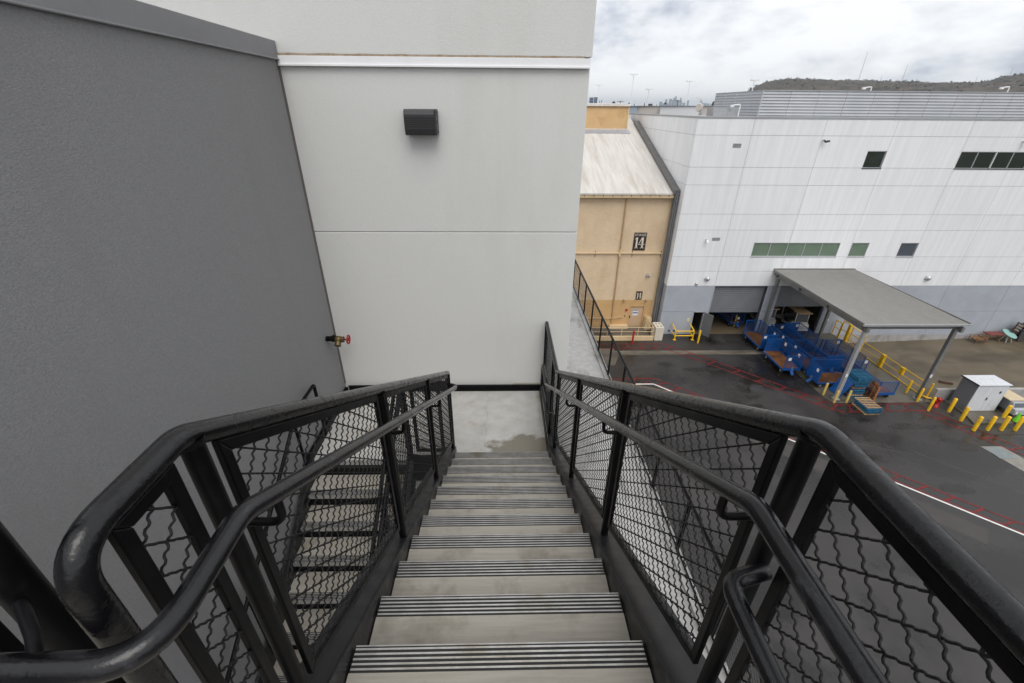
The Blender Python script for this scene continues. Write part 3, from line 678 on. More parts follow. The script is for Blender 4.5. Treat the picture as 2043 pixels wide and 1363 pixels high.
# side wall
YS = [YF+.161, 40.2, 45.0, 49.8, 54.6, 60, 66, 72, 78]
for i in range(len(YS)-1):
    for j in range(len(HZ)-1):
        MB().box(XC, XC+.16, YS[i]+(gap if i else 0), YS[i+1]-gap, HZ[j+1]+gap, HZ[j]-(gap if j else 0)).build('wall_panel', panel if j < 8 else panelg, wb)
B('backing', joint, wb, (XC+.03, XC+.3, YF+.301, 78, -18.2, TOP-.02))
B('roof', capm, wb, (XC+.31, 60.2, YF+.31, 78, TOP-.45, TOP-.35))
m = MB(); m.box(XC-.03, 60.4, YF-.03, YF+.42, TOP-.005, TOP+.13); m.box(XC-.03, XC+.42, YF+.42, 78, TOP-.004, TOP+.13)
m.build('parapet_cap', capm, wb, bevel=.01)
for (kind, a, b, c, d, n) in WIN:
    f = MB(); yf0, yf1 = YF+.05, YF+.14; t = .05
    f.box(a, b, yf0, yf1, c, c+t); f.box(a, b, yf0, yf1, d-t, d)
    for k in range(n+1):
        xx = a+(b-a)*k/n; f.box(max(a, xx-t/2), min(b, xx+t/2) if k else a+t, yf0, yf1, c+t, d-t)
    if n == 1: f.box(b-t, b, yf0, yf1, c+t, d-t)
    w = f.build('window', alum, wb)
    MB().box(a-.02, b+.02, YF-.035, YF+.05, c-.045, c+.012).build('sill', darkm if kind == 'd' else alum, w)
    for k in range(n):
        xa = a+(b-a)*k/n+t/2; xb = a+(b-a)*(k+1)/n-t/2
        MB().box(xa, xb, YF+.09, YF+.11, c+t, d-t).build('pane', {'g': glassg, 'b': glassb, 'd': glassd}[kind], w)
for (a, b, c, d) in LOUV:
    m = MB(); m.box(a, b, YF+.12, YF+.14, c, d)
    lv = m.build('wall_louver', darkm, wb)
    for k in range(4):
        zz_ = c+(d-c)*(k+.5)/4; MB().bar((a, YF+.05, zz_), (b, YF+.05, zz_), .09, .02, (0, .5, 1)).build('slat', alum, lv)
# shutters
def shutter(a, b, zb_, zt):
    m = MB(); n = int((zt-zb_)/.09); v = []
    for k in range(n+1):
        z_ = zb_+(zt-zb_)*k/n; y = YF+.27+(.0 if k % 2 else .018); v += [(a, y, z_), (b, y, z_)]
    m.add(v, [(2*k, 2*k+1, 2*k+3, 2*k+2) for k in range(n)])
    m.box(a, b, YF+.25, YF+.30, zb_-.12, zb_)
    m.build('roller_shutter', shut, wb)
    for xa in (a, b-.06): MB().box(xa, xa+.06, YF+.20, YF+.31, G, zt).build('shutter_guide', darkm, wb)
shutter(18.27, 22.85, -15.86, -13.40); shutter(23.98, 28.45, -15.30, -13.40)
# interior
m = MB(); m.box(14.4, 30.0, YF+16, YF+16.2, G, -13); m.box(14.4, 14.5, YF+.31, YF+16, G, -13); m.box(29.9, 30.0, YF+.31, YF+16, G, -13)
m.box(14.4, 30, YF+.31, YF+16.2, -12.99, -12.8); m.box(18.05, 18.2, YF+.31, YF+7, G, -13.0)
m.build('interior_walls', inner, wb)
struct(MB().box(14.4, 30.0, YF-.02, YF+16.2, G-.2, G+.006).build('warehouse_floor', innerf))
# personnel door open
d_ = Vector((math.cos(R(-55)), math.sin(R(-55)), 0))
m = MB().prism([(17.83, YF-.01, G+.02), (17.83, YF-.01, G+2.14), (17.83+d_.x*.92, YF-.01+d_.y*.92, G+2.14), (17.83+d_.x*.92, YF-.01+d_.y*.92, G+.02)], (.035*-d_.y, .035*d_.x, 0))
dr = m.build('door', pm('door_grey', (.13, .135, .14), (.15, .155, .16), 2, .5), wb)
B('door_frame', alum, wb, (16.84, 16.93, YF-.02, YF+.16, G, -15.80), (17.80, 17.86, YF-.02, YF+.16, G, -15.80), (16.84, 17.86, YF-.02, YF+.16, -15.86, -15.79))
# wall fixtures
def dome_light(x, z, r):
    t = MB(); prof = [(r*math.cos(R(a)), r*math.sin(R(a))*.75) for a in range(0, 91, 15)]
    t.tube([(x, YF-.002, z), (x, YF-r*.35, z), (x, YF-r*.8, z), (x, YF-r*1.1, z)], [r, r*.98, r*.72, r*.2], 16)
    return t.build('wall_light', alum, wb)
dome_light(17.39, -12.70, .24); dome_light(16.57, -13.17, .15); dome_light(36.5, -12.65, .26)
for (x, z) in ((16.55, -9.36), (23.62, -1.97), (38.70, -1.98)):
    c = MB().cyl((x, YF-.001, z), (x, YF-.16, z+.02), .05, 10).build('security_camera', alum, wb)
    MB().tube([(x, YF-.16, z-.02), (x+.05, YF-.25, z-.10), (x+(.3 if z > -3 else .02), YF-.32, z-.04 if z > -3 else z-.22)], [.06, .08, .07], 10).build('camera_head', darkm if z > -3 else whitem, c)
B('wall_plate', tag_w, wb, (23.1, 23.42, YF-.012, YF-.001, -16.85, -16.66), (28.95, 29.3, YF-.012, YF-.001, -16.75, -16.55))
B('wall_tag', pm('pale_yellow_sign', (.62, .6, .3), None, rough=.6), wb, (16.43, 16.65, YF-.05, YF-.001, -16.75, -16.45))
B('wall_stain', pm('rust_box', (.34, .18, .10), None, rough=.8), wb, (38.9, 39.25, YF-.03, YF-.001, -16.2, -16.02))
for x in (15.0, 15.45): MB().cyl((x, YF-.001, G+.35), (x, YF-.10, G+.35), .07, 10).build('standpipe_outlet', darkm, wb)
# roof screen
sc = thing('roof_screen', 'corrugated grey metal equipment screen on the white building roof', 'screen', (20.2, 38.2, TOP))
def ribbed(a, b, z0, z1, n, out):
    a = Vector(a); b = Vector(b); o = Vector(out); v = []; f = []
    st = (z1-z0)/n
    for k in range(n):
        zb0 = z0+k*st
        for zq, dd in ((zb0, .05), (zb0+st*.55, .0), (zb0+st*.8, .0), (zb0+st, .05)):
            lean = .10*(zq-z0)
            for p in (a, b): v.append((p.x+o.x*dd, p.y+o.y*dd, zq))
    cnt = len(v)//2
    for k in range(cnt-1): f.append((2*k, 2*k+1, 2*k+3, 2*k+2))
    return MB().add(v, f)
x_, n_ = 20.15, 9
while x_ < 58:
    ribbed((x_+.012, 38.2, 0), (x_+2.2-.012, 38.2, 0), -.62, 1.262, n_, (0, -1, 0)).build('screen_panel', screenm, sc); x_ += 2.2
y_ = 38.22
for k in range(4):
    ribbed((20.15, y_+2.1, 0), (20.15, y_+.01, 0), -.62, 1.255, n_, (-1, 0, 0)).build('screen_panel', screenm, sc); y_ += 2.11
B('corner_trim', alum, sc, (20.09, 20.16, 38.13, 38.2, -.62, 1.28))
B('top_cap', alum, sc, (20.1, 58, 38.13, 38.23, 1.263, 1.30), (20.1, 20.2, 38.23, 46.66, 1.256, 1.29))
for i, (x, y, z0, h, lab) in enumerate(((18.0, 37.0, -.45, .85, 'white gooseneck vent pipe on the roof before the ribbed screen'), (30.0, 40.2, .6, 1.15, 'white gooseneck pipe above the middle of the ribbed roof screen'), (41.4, 40.2, .6, 1.25, 'white gooseneck pipe above the right end of the ribbed roof screen'))):
    g_ = thing('vent_pipe', lab, 'pipe', (x, y, z0), 'roof vent pipes')
    MB().tube(fillet([(x, y, -.95), (x, y, z0+h-.1), (x-.62, y, z0+h-.16)], .1, 5), .042, 10).build('pipe', whitem, g_)
    MB().box(x-.72, x-.50, y-.09, y+.09, z0+h-.28, z0+h-.12).build('hood', whitem, g_)
dh = thing('roof_dish', 'grey dish on a post at the roof corner', 'dish', (14.5, 36, TOP))
MB().cyl((14.6, 36, TOP-.4), (14.6, 36, .3), .03, 8).build('post', galv, dh)
MB().tube([(14.5, 36, .08), (14.44, 35.94, .08)], [.28, .24], 16).build('dish', bebld, dh)
tag(MB().prism([(16.2, 37.2, -.95), (18.4, 37.2, -.95), (18.0, 37.2, .02), (16.1, 37.2, .05)], (0, 1.2, 0)).build('skylight', galv), 'low sloped grey skylight hood on the white roof', 'skylight')
# ================================================================== stage building
YS0 = 36.05
sb = thing('stage_building', 'tan stucco sound stage with weathered pitched roof and number signs', 'building', (8, YS0, G))
B('wall', tan, sb, (-8, 13.70, YS0, YS0+.4, -15.24, -6.05))
B('wall_base', tand, sb, (-8, 11.56, YS0-.004, YS0+.4, G, -15.241), (12.95, 13.70, YS0-.004, YS0+.4, G, -15.241), (11.56, 12.95, YS0-.004, YS0+.4, -15.80, -15.241))
B('corner_trim', tanl, sb, (13.56, 13.712, YS0-.03, YS0-.005, G, -6.1))
def zroof(y): return -5.92+.3204*(y-35.6)
m = MB().prism([(-8, 35.55, zroof(35.55)-.12), (-8, 52, zroof(52)-.12), (-8, 52, zroof(52)), (-8, 35.55, zroof(35.55))], (21.52, 0, 0)); m.build('roof', roofw, sb)
m = MB().prism([(-8, 52.01, zroof(52)-.12), (-8, 68, zroof(52)-5), (-8, 68, zroof(52)-4.9), (-8, 52.01, zroof(52))], (21.52, 0, 0)); m.build('roof', roofw, sb)
m = MB().box(-8, 13.66, YS0-.45, YS0-.28, -6.28, -6.06); m.box(-8, 13.66, YS0-.28, YS0-.002, -6.35, -6.22)
m.build('eave_gutter', tanl, sb)
m = MB().box(-8, 13.66, YS0-.47, YS0-.30, -6.055, -6.0); m.build('gutter_edge', mossy, sb)
for k in range(14): MB().box(5+k*.75-.03, 5+k*.75+.03, YS0-.478, YS0-.46, -6.2, -6.05).build('gutter_strap', mossy, sb)
mo = MB().box(2, 12.5, 48.35, 50.6, -2.2, .08).build('roof_monitor', orang, sb)
m = MB().box(1.8, 12.56, 48.22, 50.8, .08, .16); m.build('monitor_fascia', mossy, mo)
m = MB().prism([(1.8, 48.2, .16), (1.8, 51, .30), (1.8, 51, .42), (1.8, 48.25, .36)], (10.75, 0, 0)); m.build('monitor_roof', roofw, mo)
MB().box(12.43, 12.55, 48.28, 48.35, -1.7, .08).build('monitor_corner', tanl, mo)
for k in range(5):
    x1 = 12.62-k*1.32
    MB().prism([(x1-1.24, 47.15, zroof(47.15)+.02), (x1, 47.15, zroof(47.15)+.02), (x1, 48.0, zroof(48.0)+.02), (x1-1.24, 48.0, zroof(48.0)+.02)], (0, 0, .04)).build('skylight_panel', pm('skylight_grey', (.30, .32, .36), (.34, .36, .40), 1, .3), sb)
# fire wall flashing along the roof edge
m = MB().prism([(13.50, 35.45, zroof(35.45)-.02), (13.50, 49.6, zroof(49.6)-.02), (13.50, 49.6, zroof(49.6)+.30), (13.50, 35.45, zroof(35.45)+.30)], (.53, 0, 0)); fw_ = m.build('fire_wall_flashing', pm('flashing_metal', (.125, .12, .115), (.15, .145, .14), 1.5, .45, metal=.2), sb)
for k in range(6):
    y = 37.5+k*2.2; MB().bar((13.50, y, zroof(y)+.304), (14.03, y, zroof(y)+.304), .03, .01, (0, 0, 1)).build('flashing_seam', galv, fw_)
B('wall_gap_filler', pm('gap_grey', (.16, .16, .17), (.2, .2, .21), 1, .6), sb, (13.72, 13.80, YF+.75, YF+1.2, G, -6.0), (13.83, 13.93, YF+.70, YF+1.2, G, -5.9), (13.96, 14.04, YF+.9, YF+1.2, G, -5.8))
# pipes
pp = MB().tube([(10.0, YS0-.09, -6.4), (10.0, YS0-.09, -10.6), (10.02, YS0-.10, -15.2), (10.05, YS0-.10, -17.6)], .065, 10).build('downpipe', pm('pipe_tan_shaded', (.44, .29, .15), (.50, .34, .19), 3, .7), sb)  # tan darkened: the pipe's shading and shadow are put into its colour
MB().tube([(-8, YS0-.12, -10.89), (13.64, YS0-.12, -10.89)], .06, 10).build('conduit', tanl, sb)
MB().cyl((10.0, YS0-.10, -11.2), (10.0, YS0-.10, -10.6), .10, 12).build('pipe_joint', tanl, sb)
for x in (7.9, 11.08, 13.55): MB().box(x-.025, x+.025, YS0-.06, YS0-.001, -11.25, -10.7).build('pipe_hanger', mossy, sb)
MB().tube([(6, YS0-.12, -17.0), (10.3, YS0-.12, -17.0), (10.5, YS0-.12, -16.9), (11.0, YS0-.12, -16.88)], .035, 8).build('conduit', tanl, sb)
def sign(x0, x1, z0, z1, big):
    s_ = MB().box(x0, x1, YS0-.04, YS0-.004, z0, z1).build('sign_board', signb, sb)
    w, h = x1-x0, z1-z0
    cx_ = (x0+x1)/2
    if big: text_part('lettering', 'STAGE', signw, None, (cx_, YS0-.046, z1-h*.125), w*.88, h*.13).parent = s_
    y0, y1 = YS0-.05, YS0-.0402; f = z0+h*.12; t = z1-h*(.27 if big else .17)
    # numerals with heavy stems and hairline diagonals
    one = MB(); a = x0+w*.20; one.box(a, a+w*.13, y0, y1, f, t); one.box(a-w*.07, a+w*.20, y0, y1+.0002, f, f+h*.04)
    one.prism([(a, y0, t), (a, y0, t-h*.07), (a-w*.09, y0, t-h*.13), (a-w*.09, y0, t-h*.10)], (0, y1-y0, 0)); one.build('numeral', signw, s_)
    b = x0+w*.66; four = MB(); four.box(b, b+w*.14, y0, y1, f, t); four.box(b-w*.06, b+w*.21, y0, y1+.0002, f, f+h*.04)
    four.box(b-w*.24, b+w*.25, y0, y1+.0001, f+h*.21, f+h*.245)
    four.prism([(b, y0, t), (b-w*.03, y0, t), (b-w*.24, y0, f+h*.245), (b-w*.21, y0, f+h*.245), (b, y0, t-h*.10)], (0, y1-y0, 0)); four.build('numeral', signw, s_)
sign(11.04, 12.10, -10.67, -9.15, True); sign(11.96, 12.51, -15.20, -14.41, False)
# door
MB().box(11.57, 12.94, YS0+.10, YS0+.15, G, -15.82).build('door', tandoor, sb)
B('door_frame', tand, sb, (11.56, 11.62, YS0-.02, YS0+.1, G, -15.80), (12.88, 12.95, YS0-.02, YS0+.1, G, -15.80), (11.62, 12.88, YS0-.02, YS0+.1, -15.88, -15.80))
nt = MB().box(11.95, 12.42, YS0+.088, YS0+.0995, -16.83, -16.22).build('door_notice', tag_w, sb)
B('notice_print', redtag, nt, (11.97, 12.40, YS0+.084, YS0+.0878, -16.34, -16.24), (11.97, 12.40, YS0+.084, YS0+.0878, -16.62, -16.50))
MB().box(11.66, 11.76, YS0+.05, YS0+.0995, -17.05, -16.85).build('door_handle', darkm, sb)
MB().cyl((11.28, YS0-.004, -16.2), (11.28, YS0-.12, -16.2), .10, 12).build('alarm_bell', redm, sb)
MB().box(11.16, 11.24, YS0-.05, YS0-.004, -16.85, -16.75).build('button_box', darkm, sb)
for x in (10.9, 12.9): MB().tube([(x, YS0-.004, -15.2), (x, YS0-.12, -15.22), (x, YS0-.20, -15.35)], [.03, .035, .10], 10).build('lamp', mossy, sb)
fl_ = MB().cyl((12.75, YS0-.004, -12.78), (12.75, YS0-.14, -12.78), .07, 10).build('flood_light', galv, sb)
for s in (-1, 1): MB().tube([(12.75, YS0-.12, -12.8), (12.75+.16*s, YS0-.24, -12.9)], [.06, .11], 10).build('flood_head', galv, fl_)
# entrance ramp with rail
rp = thing('access_ramp', 'tan concrete access ramp with pipe rail at the stage door', 'ramp', (11, 34.6, G))
MB().box(-2, 13.2, 33.40, 33.56, G, G+.42).build('kerb_wall', tanl, rp, bevel=.01)
MB().box(-2, 13.2, 33.561, 36.03, G, G+.06).build('floor', gutc, rp)
MB().tube([(-2, 33.48, G+1.25), (13.1, 33.48, G+1.25)], .03, 8).build('top_rail', tanl, rp)
MB().tube([(-2, 33.48, G+.85), (13.1, 33.48, G+.85)], .025, 8).build('mid_rail', tanl, rp)
for x in (5.5, 7.3, 9.1, 10.35, 11.8, 13.1): MB().cyl((x, 33.48, G+.42), (x, 33.48, G+1.25), .028, 8).build('post', tanl, rp)
MB().tube([(13.1, 33.48, G+1.25), (13.1, 35.9, G+1.35)], .03, 8).tube([(13.1, 33.48, G+.85), (13.1, 35.9, G+.95)], .025, 8).build('side_rail', tanl, rp)
B('landing_block', tanl, rp, (9.85, 11.5, 35.6, 36.03, G+.061, G+.35)); B('landing_block', tanl, rp, (13.0, 13.55, 35.4, 36.03, G+.061, G+1.2))
bk = thing('concrete_block', 'cream concrete block with square holes beside the ramp rail', 'block', (13.7, 33.8, G))
m = MB()
for (a, b, c, d) in rects_minus((13.30, 14.02, 33.42, 34.55), [(13.42, 13.60, 33.60, 33.85), (13.74, 13.92, 33.60, 33.85), (13.42, 13.60, 34.10, 34.35), (13.74, 13.92, 34.10, 34.35)]): m.box(a, b, c, d, G+.9, G+1.25)
m.box(13.31, 14.01, 33.43, 34.54, G, G+.899); m.build('body', pm('block_cream', (.62, .56, .46), (.66, .6, .5), 3, .8), bk, bevel=.0)
# ================================================================== bollards
def bollard(name, label, x, y, h, r, mat, group, cap=True, z=G):
    b = MB().tube([(x, y, z-.02), (x, y, z+h-.05), (x, y, z+h-.015), (x, y, z+h)], [r, r, r*.85, r*.4], 18)
    b.build
    o = b.build(name, mat); tag(o, label, 'bollard', group); return o
PB = [(22.93, 25.11, 'weathered pale yellow bollard nearest the blue carts'), (23.08, 24.19, 'weathered pale yellow bollard at the foot of the canopy post'), (23.95, 24.18, 'weathered pale yellow bollard in front of the tall pallet stack')]
for x, y, l in PB: bollard('bollard', l, x, y, 1.02, .075, yelw, 'pale bollards by the canopy')
YB_ = [(29.12, 25.28, 'yellow bollard standing alone under the canopy by the guardrail'), (29.08, 24.28, 'yellow bollard at the foot of the right canopy post'), (28.96, 23.23, 'yellow bollard in front of the red hydrant'),
       (30.27, 23.10, 'yellow bollard against the grey side of the shed'), (30.18, 22.13, 'yellow bollard at the near left corner of the shed'), (30.10, 21.16, 'leftmost yellow bollard of the front row before the shed doors'),
       (30.99, 21.16, 'second yellow bollard of the front row before the shed doors'), (31.89, 21.155, 'third yellow bollard of the front row, before the small truck'), (32.77, 21.125, 'rightmost yellow bollard, in front of the lime cone'), (33.17, 22.29, 'yellow bollard beside the grey flank of the small truck')]
for i, (x, y, l) in enumerate(YB_): bollard('bollard', l, x, y, 1.08, .105 if i > 2 else .08, yel, 'yellow bollards around the shed and canopy', z=G+.012)
bollard('bollard', 'red bollard in front of the tan access ramp', 11.23, 32.9, 1.25, .085, redm, None)
bollard('bollard', 'yellow bollard beside the open grey door', 17.0, 32.95, 1.25, .075, yel, None)
bollard('bollard', 'faded yellow bollard just inside the first loading door', 21.75, 36.2, 1.2, .075, yelw, None)
# yellow rack
rk = thing('pipe_rack', 'yellow steel pipe stand against the grey wall', 'rack', (15.9, 33.9, G))
for x in (15.15, 16.75):
    MB().cyl((x, 33.55, G), (x, 33.55, G+.85), .055, 10).build('leg', yel, rk)
    MB().box(x-.12, x+.12, 33.43, 33.67, G, G+.03).build('foot', yel, rk)
    MB().tube([(x, 33.5, G+.85), (x, 34.55, G+1.05)], .055, 10).build('arm', yel, rk)
    MB().tube([(x, 33.5, G+.35), (x, 34.55, G+.35)], .045, 10).build('brace', yel, rk)
for zz_ in (.40, .85): MB().tube([(15.15, 33.55, G+zz_), (16.75, 33.55, G+zz_)], .05, 10).build('cross_bar', yel, rk)
# small yellow pipe guards by the right canopy post
pg = thing('pipe_guard', 'pair of joined yellow pipes beside the right canopy post', 'guard', (30.05, 24.75, G))
MB().cyl((29.90, 24.98, G), (29.90, 24.98, G+1.35), .06, 10).build('pipe', yel, pg); MB().cyl((30.08, 24.68, G), (30.08, 24.68, G+1.2), .06, 10).build('pipe', yel, pg)
MB().tube(fillet([(29.9, 24.98, G+.12), (29.98, 24.62, G+.08), (30.3, 24.5, G+.08)], .1, 4), .05, 10).build('base', yel, pg)
# hydrant
hy = thing('fire_hydrant', 'squat red fire hydrant behind the yellow bollard', 'hydrant', (29.8, 23.6, G))
MB().tube([(29.8, 23.62, G), (29.8, 23.62, G+.12), (29.8, 23.62, G+.13), (29.8, 23.62, G+.62), (29.8, 23.62, G+.64), (29.8, 23.62, G+.70), (29.8, 23.62, G+.80)], [.17, .17, .12, .12, .17, .16, .05], 14).build('barrel', redm, hy)
for s in (-1, 1): MB().cyl((29.8, 23.62, G+.5), (29.8+.22*s, 23.62, G+.5), .07, 10).build('outlet', redm, hy)
# ================================================================== canopy
cn = thing('canopy', 'grey corrugated metal canopy on two steel posts over the carts', 'canopy', (26.5, 29.5, G))
CX0, CX1, CY0, CY1, CZ = 22.95, 29.80, 24.30, 34.66, -11.93
MB().prism([(CX0, CY0, CZ-.05), (CX0, CY1, CZ+.03), (CX0, CY1, CZ+.0), (CX0, CY0, CZ-.08)], (CX1-CX0, 0, 0)).build('roof_sheet', canr, cn)
nr = 46; ribm = pm('canopy_seam', (.185, .175, .16), (.23, .22, .205), 2, .5); rb0 = None
for k in range(nr):
    xq = CX0+(k+.5)*(CX1-CX0)/nr
    o = MB().prism([(xq-.021, CY0-.02, CZ-.049), (xq-.021, CY1, CZ+.031), (xq-.021, CY1, CZ+.055), (xq-.021, CY0-.02, CZ-.025)], (.036, 0, 0)).build('roof_rib', ribm, cn)
m = MB().box(CX0-.08, CX1+.08, CY0-.10, CY0-.01, CZ-.16, CZ-.03); m.build('front_gutter', galv, cn)
B('fascia', steelg, cn, (CX0-.06, CX0, CY0, CY1, CZ-.16, CZ+.03), (CX1, CX1+.06, CY0, CY1, CZ-.16, CZ+.03), (CX0-.06, CX1+.06, CY1-.02, CY1+.03, CZ+.04, CZ+.12))
for y in (24.62, 28.0, 31.3, 34.4): MB().box(CX0+.1, CX1-.1, y-.09, y+.09, CZ-.50, CZ-.08).build('beam', steelg, cn)
for x in (23.30, 29.45): MB().box(x-.09, x+.09, 24.2, 34.6, CZ-.62, CZ-.26).build('girder', steelg, cn)
for x, y in ((23.5, 24.63), (29.28, 24.5)):
    MB().box(x-.11, x+.11, y-.11, y+.11, G+.04, CZ-.5).build('post', galv if x < 25 else steelg, cn, bevel=.01)
    MB().box(x-.2, x+.2, y-.2, y+.2, G+.03, G+.07).build('base_plate', galv, cn)
    MB().box(x-.115, x+.03, y-.125, y-.111, G+1.9, G+2.15).build('notice', tag_w, cn)
for x in (23.3, 28.7): MB().box(x-.1, x+.1, 34.2, 34.42, G, CZ-.5).build('post', steelg, cn)
# ================================================================== yellow guardrail along the ramp
yr = thing('yellow_guardrail', 'long yellow pipe guardrail along the edge of the wet loading ramp', 'railing', (29.95, 29, G))
xr = 29.92
for zz_, rad in ((1.07, .036), (.55, .03), (.06, .036)):
    MB().tube([(xr, 25.0, G+zz_), (xr, 33.0, G+zz_)], rad, 10).build('rail', yel, yr)
for y in (25.05, 27.0, 29.0, 31.2, 33.0): MB().cyl((xr, y, G), (xr, y, G+1.07), .036, 10).build('post', yel, yr)
MB().box(xr-.10, xr+.10, 28.72, 29.0, G+.03, G+1.12).build('post_panel', yel, yr); MB().box(xr-.10, xr+.10, 26.86, 27.14, G+.55, G+1.08).build('post_panel', yel, yr)
MB().box(xr-.10, xr+.10, 31.2, 31.5, G+.5, G+1.1).build('post_panel', yel, yr)
gt = thing('yellow_gate', 'yellow pipe gate and steps at the far end of the guardrail', 'gate', (30, 33.8, G))
for (y0, y1, h) in ((32.9, 33.7, 1.75), (33.8, 34.5, 1.45)):
    MB().tube(fillet([(xr, y0, G), (xr, y0, G+h), (xr, y1, G+h), (xr, y1, G)], .12, 5), .045, 10).build('loop', yel, gt)
    MB().tube([(xr, y0, G+h*.55), (xr, y1, G+h*.55)], .035, 8).build('mid_rail', yel, gt)
MB().tube(fillet([(xr+1.1, 32.2, G-.6), (xr+1.1, 32.2, G+1.1), (xr+1.1, 33.7, G+1.1), (xr+1.1, 33.7, G-.6)], .12, 5), .045, 10).build('loop', yel, gt)
MB().tube([(xr, 32.95, G+1.7), (xr+1.1, 32.2, G+1.1)], .04, 8).build('cross_rail', yel, gt)
MB().box(xr-.09, xr+.09, 32.75, 33.0, G, G+1.75).build('gate_post', yel, gt)
# ================================================================== blue carts
def wire_panel(parent, axis, c, a0, a1, z0, z1, sp=.115, w=.016):
    """framed expanded-mesh panel"""
    f = MB(); t = .045
    def bx(p0, p1, q0, q1, th=.045):
        if axis == 'x': f.box(c-th/2, c+th/2, p0, p1, q0, q1)
        else: f.box(p0, p1, c-th/2, c+th/2, q0, q1)
    bx(a0, a0+t, z0, z1); bx(a1-t, a1, z0, z1); bx(a0+t, a1-t, z0, z0+t); bx(a0+t, a1-t, z1-t, z1); mid = (a0+a1)/2
    if a1-a0 > 1.8: bx(mid-t/2, mid+t/2, z0+t, z1-t)
    fo = f.build('side_frame', blue, parent)
    m = MB(); k = a0+t
    while k < a1-t:
        if axis == 'x': m.box(c-.003, c+.003, k, k+w*.6, z0+t, z1-t)
        else: m.box(k, k+w*.6, c-.003, c+.003, z0+t, z1-t)
        k += sp*.6
    k = z0+t+.02
    while k < z1-t:
        if axis == 'x': m.box(c+.0032, c+.006, a0+t, a1-t, k, k+w*.5)
        else: m.box(a0+t, a1-t, c+.0032, c+.006, k, k+w*.5)
        k += sp*.6
    m.build('mesh_sheet', blue, fo, props={'kind': 'stuff'})
    return fo
def cart(label, x, y, L, Wd, rot, sides, solid=(), tags=(), hitch=True, h=1.15):
    """origin at cart centre, length along local y; sides among 'L','R','N','F'"""
    c = thing('stage_cart', label, 'cart', (0, 0, 0), 'blue stage carts by the loading doors')
    dz = .42
    MB().box(-Wd/2+.05, Wd/2-.05, -L/2+.05, L/2-.05, dz+.101, dz+.125).build('deck', plyw, c)
    f = MB(); f.box(-Wd/2, -Wd/2+.05, -L/2, L/2, dz, dz+.13); f.box(Wd/2-.05, Wd/2, -L/2, L/2, dz, dz+.13)
    f.box(-Wd/2+.05, Wd/2-.05, -L/2, -L/2+.05, dz, dz+.13); f.box(-Wd/2+.05, Wd/2-.05, L/2-.05, L/2, dz, dz+.13)
    f.box(-.06, .06, -L/2+.05, L/2-.05, dz, dz+.1); f.build('chassis', blue, c)
    for sx in (-1, 1):
        for sy in (-1, 1):
            px, py = sx*(Wd/2-.2), sy*(L/2-.4)
            w = MB().tube([(px-.05, py, .19), (px+.05, py, .19)], .19, 16).build('wheel', rubber, c)
            MB().tube([(px-.053, py, .19), (px+.053, py, .19)], .09, 10).build('rim', galv, w)
            MB().box(px-.075, px+.075, py-.06, py+.06, .39, dz).build('caster_plate', blue, c)
    z0, z1 = dz+.13, dz+.13+h
    for s in sides:
        if s == 'L': p = ('x', -Wd/2+.025, -L/2, L/2)
        elif s == 'R': p = ('x', Wd/2-.025, -L/2, L/2)
        elif s == 'N': p = ('y', -L/2+.025, -Wd/2+.05, Wd/2-.05)
        else: p = ('y', L/2-.025, -Wd/2+.05, Wd/2-.05)
        if s in solid:
            m = MB()
            if p[0] == 'x': m.box(p[1]-.02, p[1]+.02, p[2], p[3], z0, z1)
            else: m.box(p[2], p[3], p[1]-.02, p[1]+.02, z0, z1)
            so = m.build('end_panel', blue, c, bevel=.01)
            if p[0] == 'y':
                for q in (.33, .66): MB().box(p[2], p[3], p[1]-.035, p[1]-.0205, z0+h*q-.02, z0+h*q+.02).build('panel_rib', blue, so)
        else: wire_panel(c, *p, z0, z1)
    if hitch:
        MB().bar((0, -L/2, dz+.04), (0, -L/2-.28, .18), .22, .05).build('tow_plate', blue, c)
        MB().tube([(.06*math.cos(a_/6*math.pi), -L/2-.06, dz+.2+.09*math.sin(a_/6*math.pi)) for a_ in range(13)], .012, 6, caps=False).build('tow_ring', galv, c)
    for (s, u, zq) in tags:
        if s == 'N': MB().box(u-.11, u+.11, -L/2-.03, -L/2-.02+.01, z0+zq, z0+zq+.24).build('paper_tag', tag_w, c)
        if s == 'F': MB().box(u-.11, u+.11, L/2-.075, L/2-.065, z0+zq, z0+zq+.24).build('paper_tag', tag_w, c)
        if s == 'L': MB().box(-Wd/2-.03, -Wd/2-.02, u-.12, u+.12, z0+zq, z0+zq+.26).build('paper_tag', tag_w, c)
        if s == 'R': MB().box(Wd/2-.075, Wd/2-.065, u-.12, u+.12, z0+zq, z0+zq+.26).build('paper_tag', tag_w, c)
    c.location = (x, y, G+.004); c.rotation_euler = (0, 0, rot)
    return c
cart('blue cart with dark plywood deck open on its left, farthest left', 22.05, 32.6, 2.85, 1.38, 0, 'RFN', 'N', [('N', -.45, .8), ('R', -.9, .8)], False)
cart('blue cart with reddish plywood deck open on its left, near row', 22.03, 29.15, 2.85, 1.38, 0, 'RFN', 'F', [('N', -.4, .75), ('R', .9, .75), ('R', -.9, .75)])
cart('blue mesh cage cart second from left in the far row', 23.78, 31.75, 2.7, 1.36, 0, 'LRNF', '', [('F', .3, .8), ('L', -.6, .8)])
cart('blue mesh cage cart second from left in the middle row', 23.78, 28.85, 2.7, 1.36, 0, 'LRNF', '', [('L', .6, .8)])
cart('blue mesh cage cart in front of the second loading door', 25.2, 32.2, 2.6, 1.32, 0, 'LRF', 'F', [('F', .45, .75)], False)
cart('blue mesh cage cart in the middle of the cluster', 25.2, 29.1, 2.6, 1.32, 0, 'LRNF', 'N', [])
cart('blue cart turned sideways with bright plywood deck, front of the cluster', 24.2, 26.55, 2.7, 1.4, R(-90), 'LN', 'N', [('N', .3, .7)])
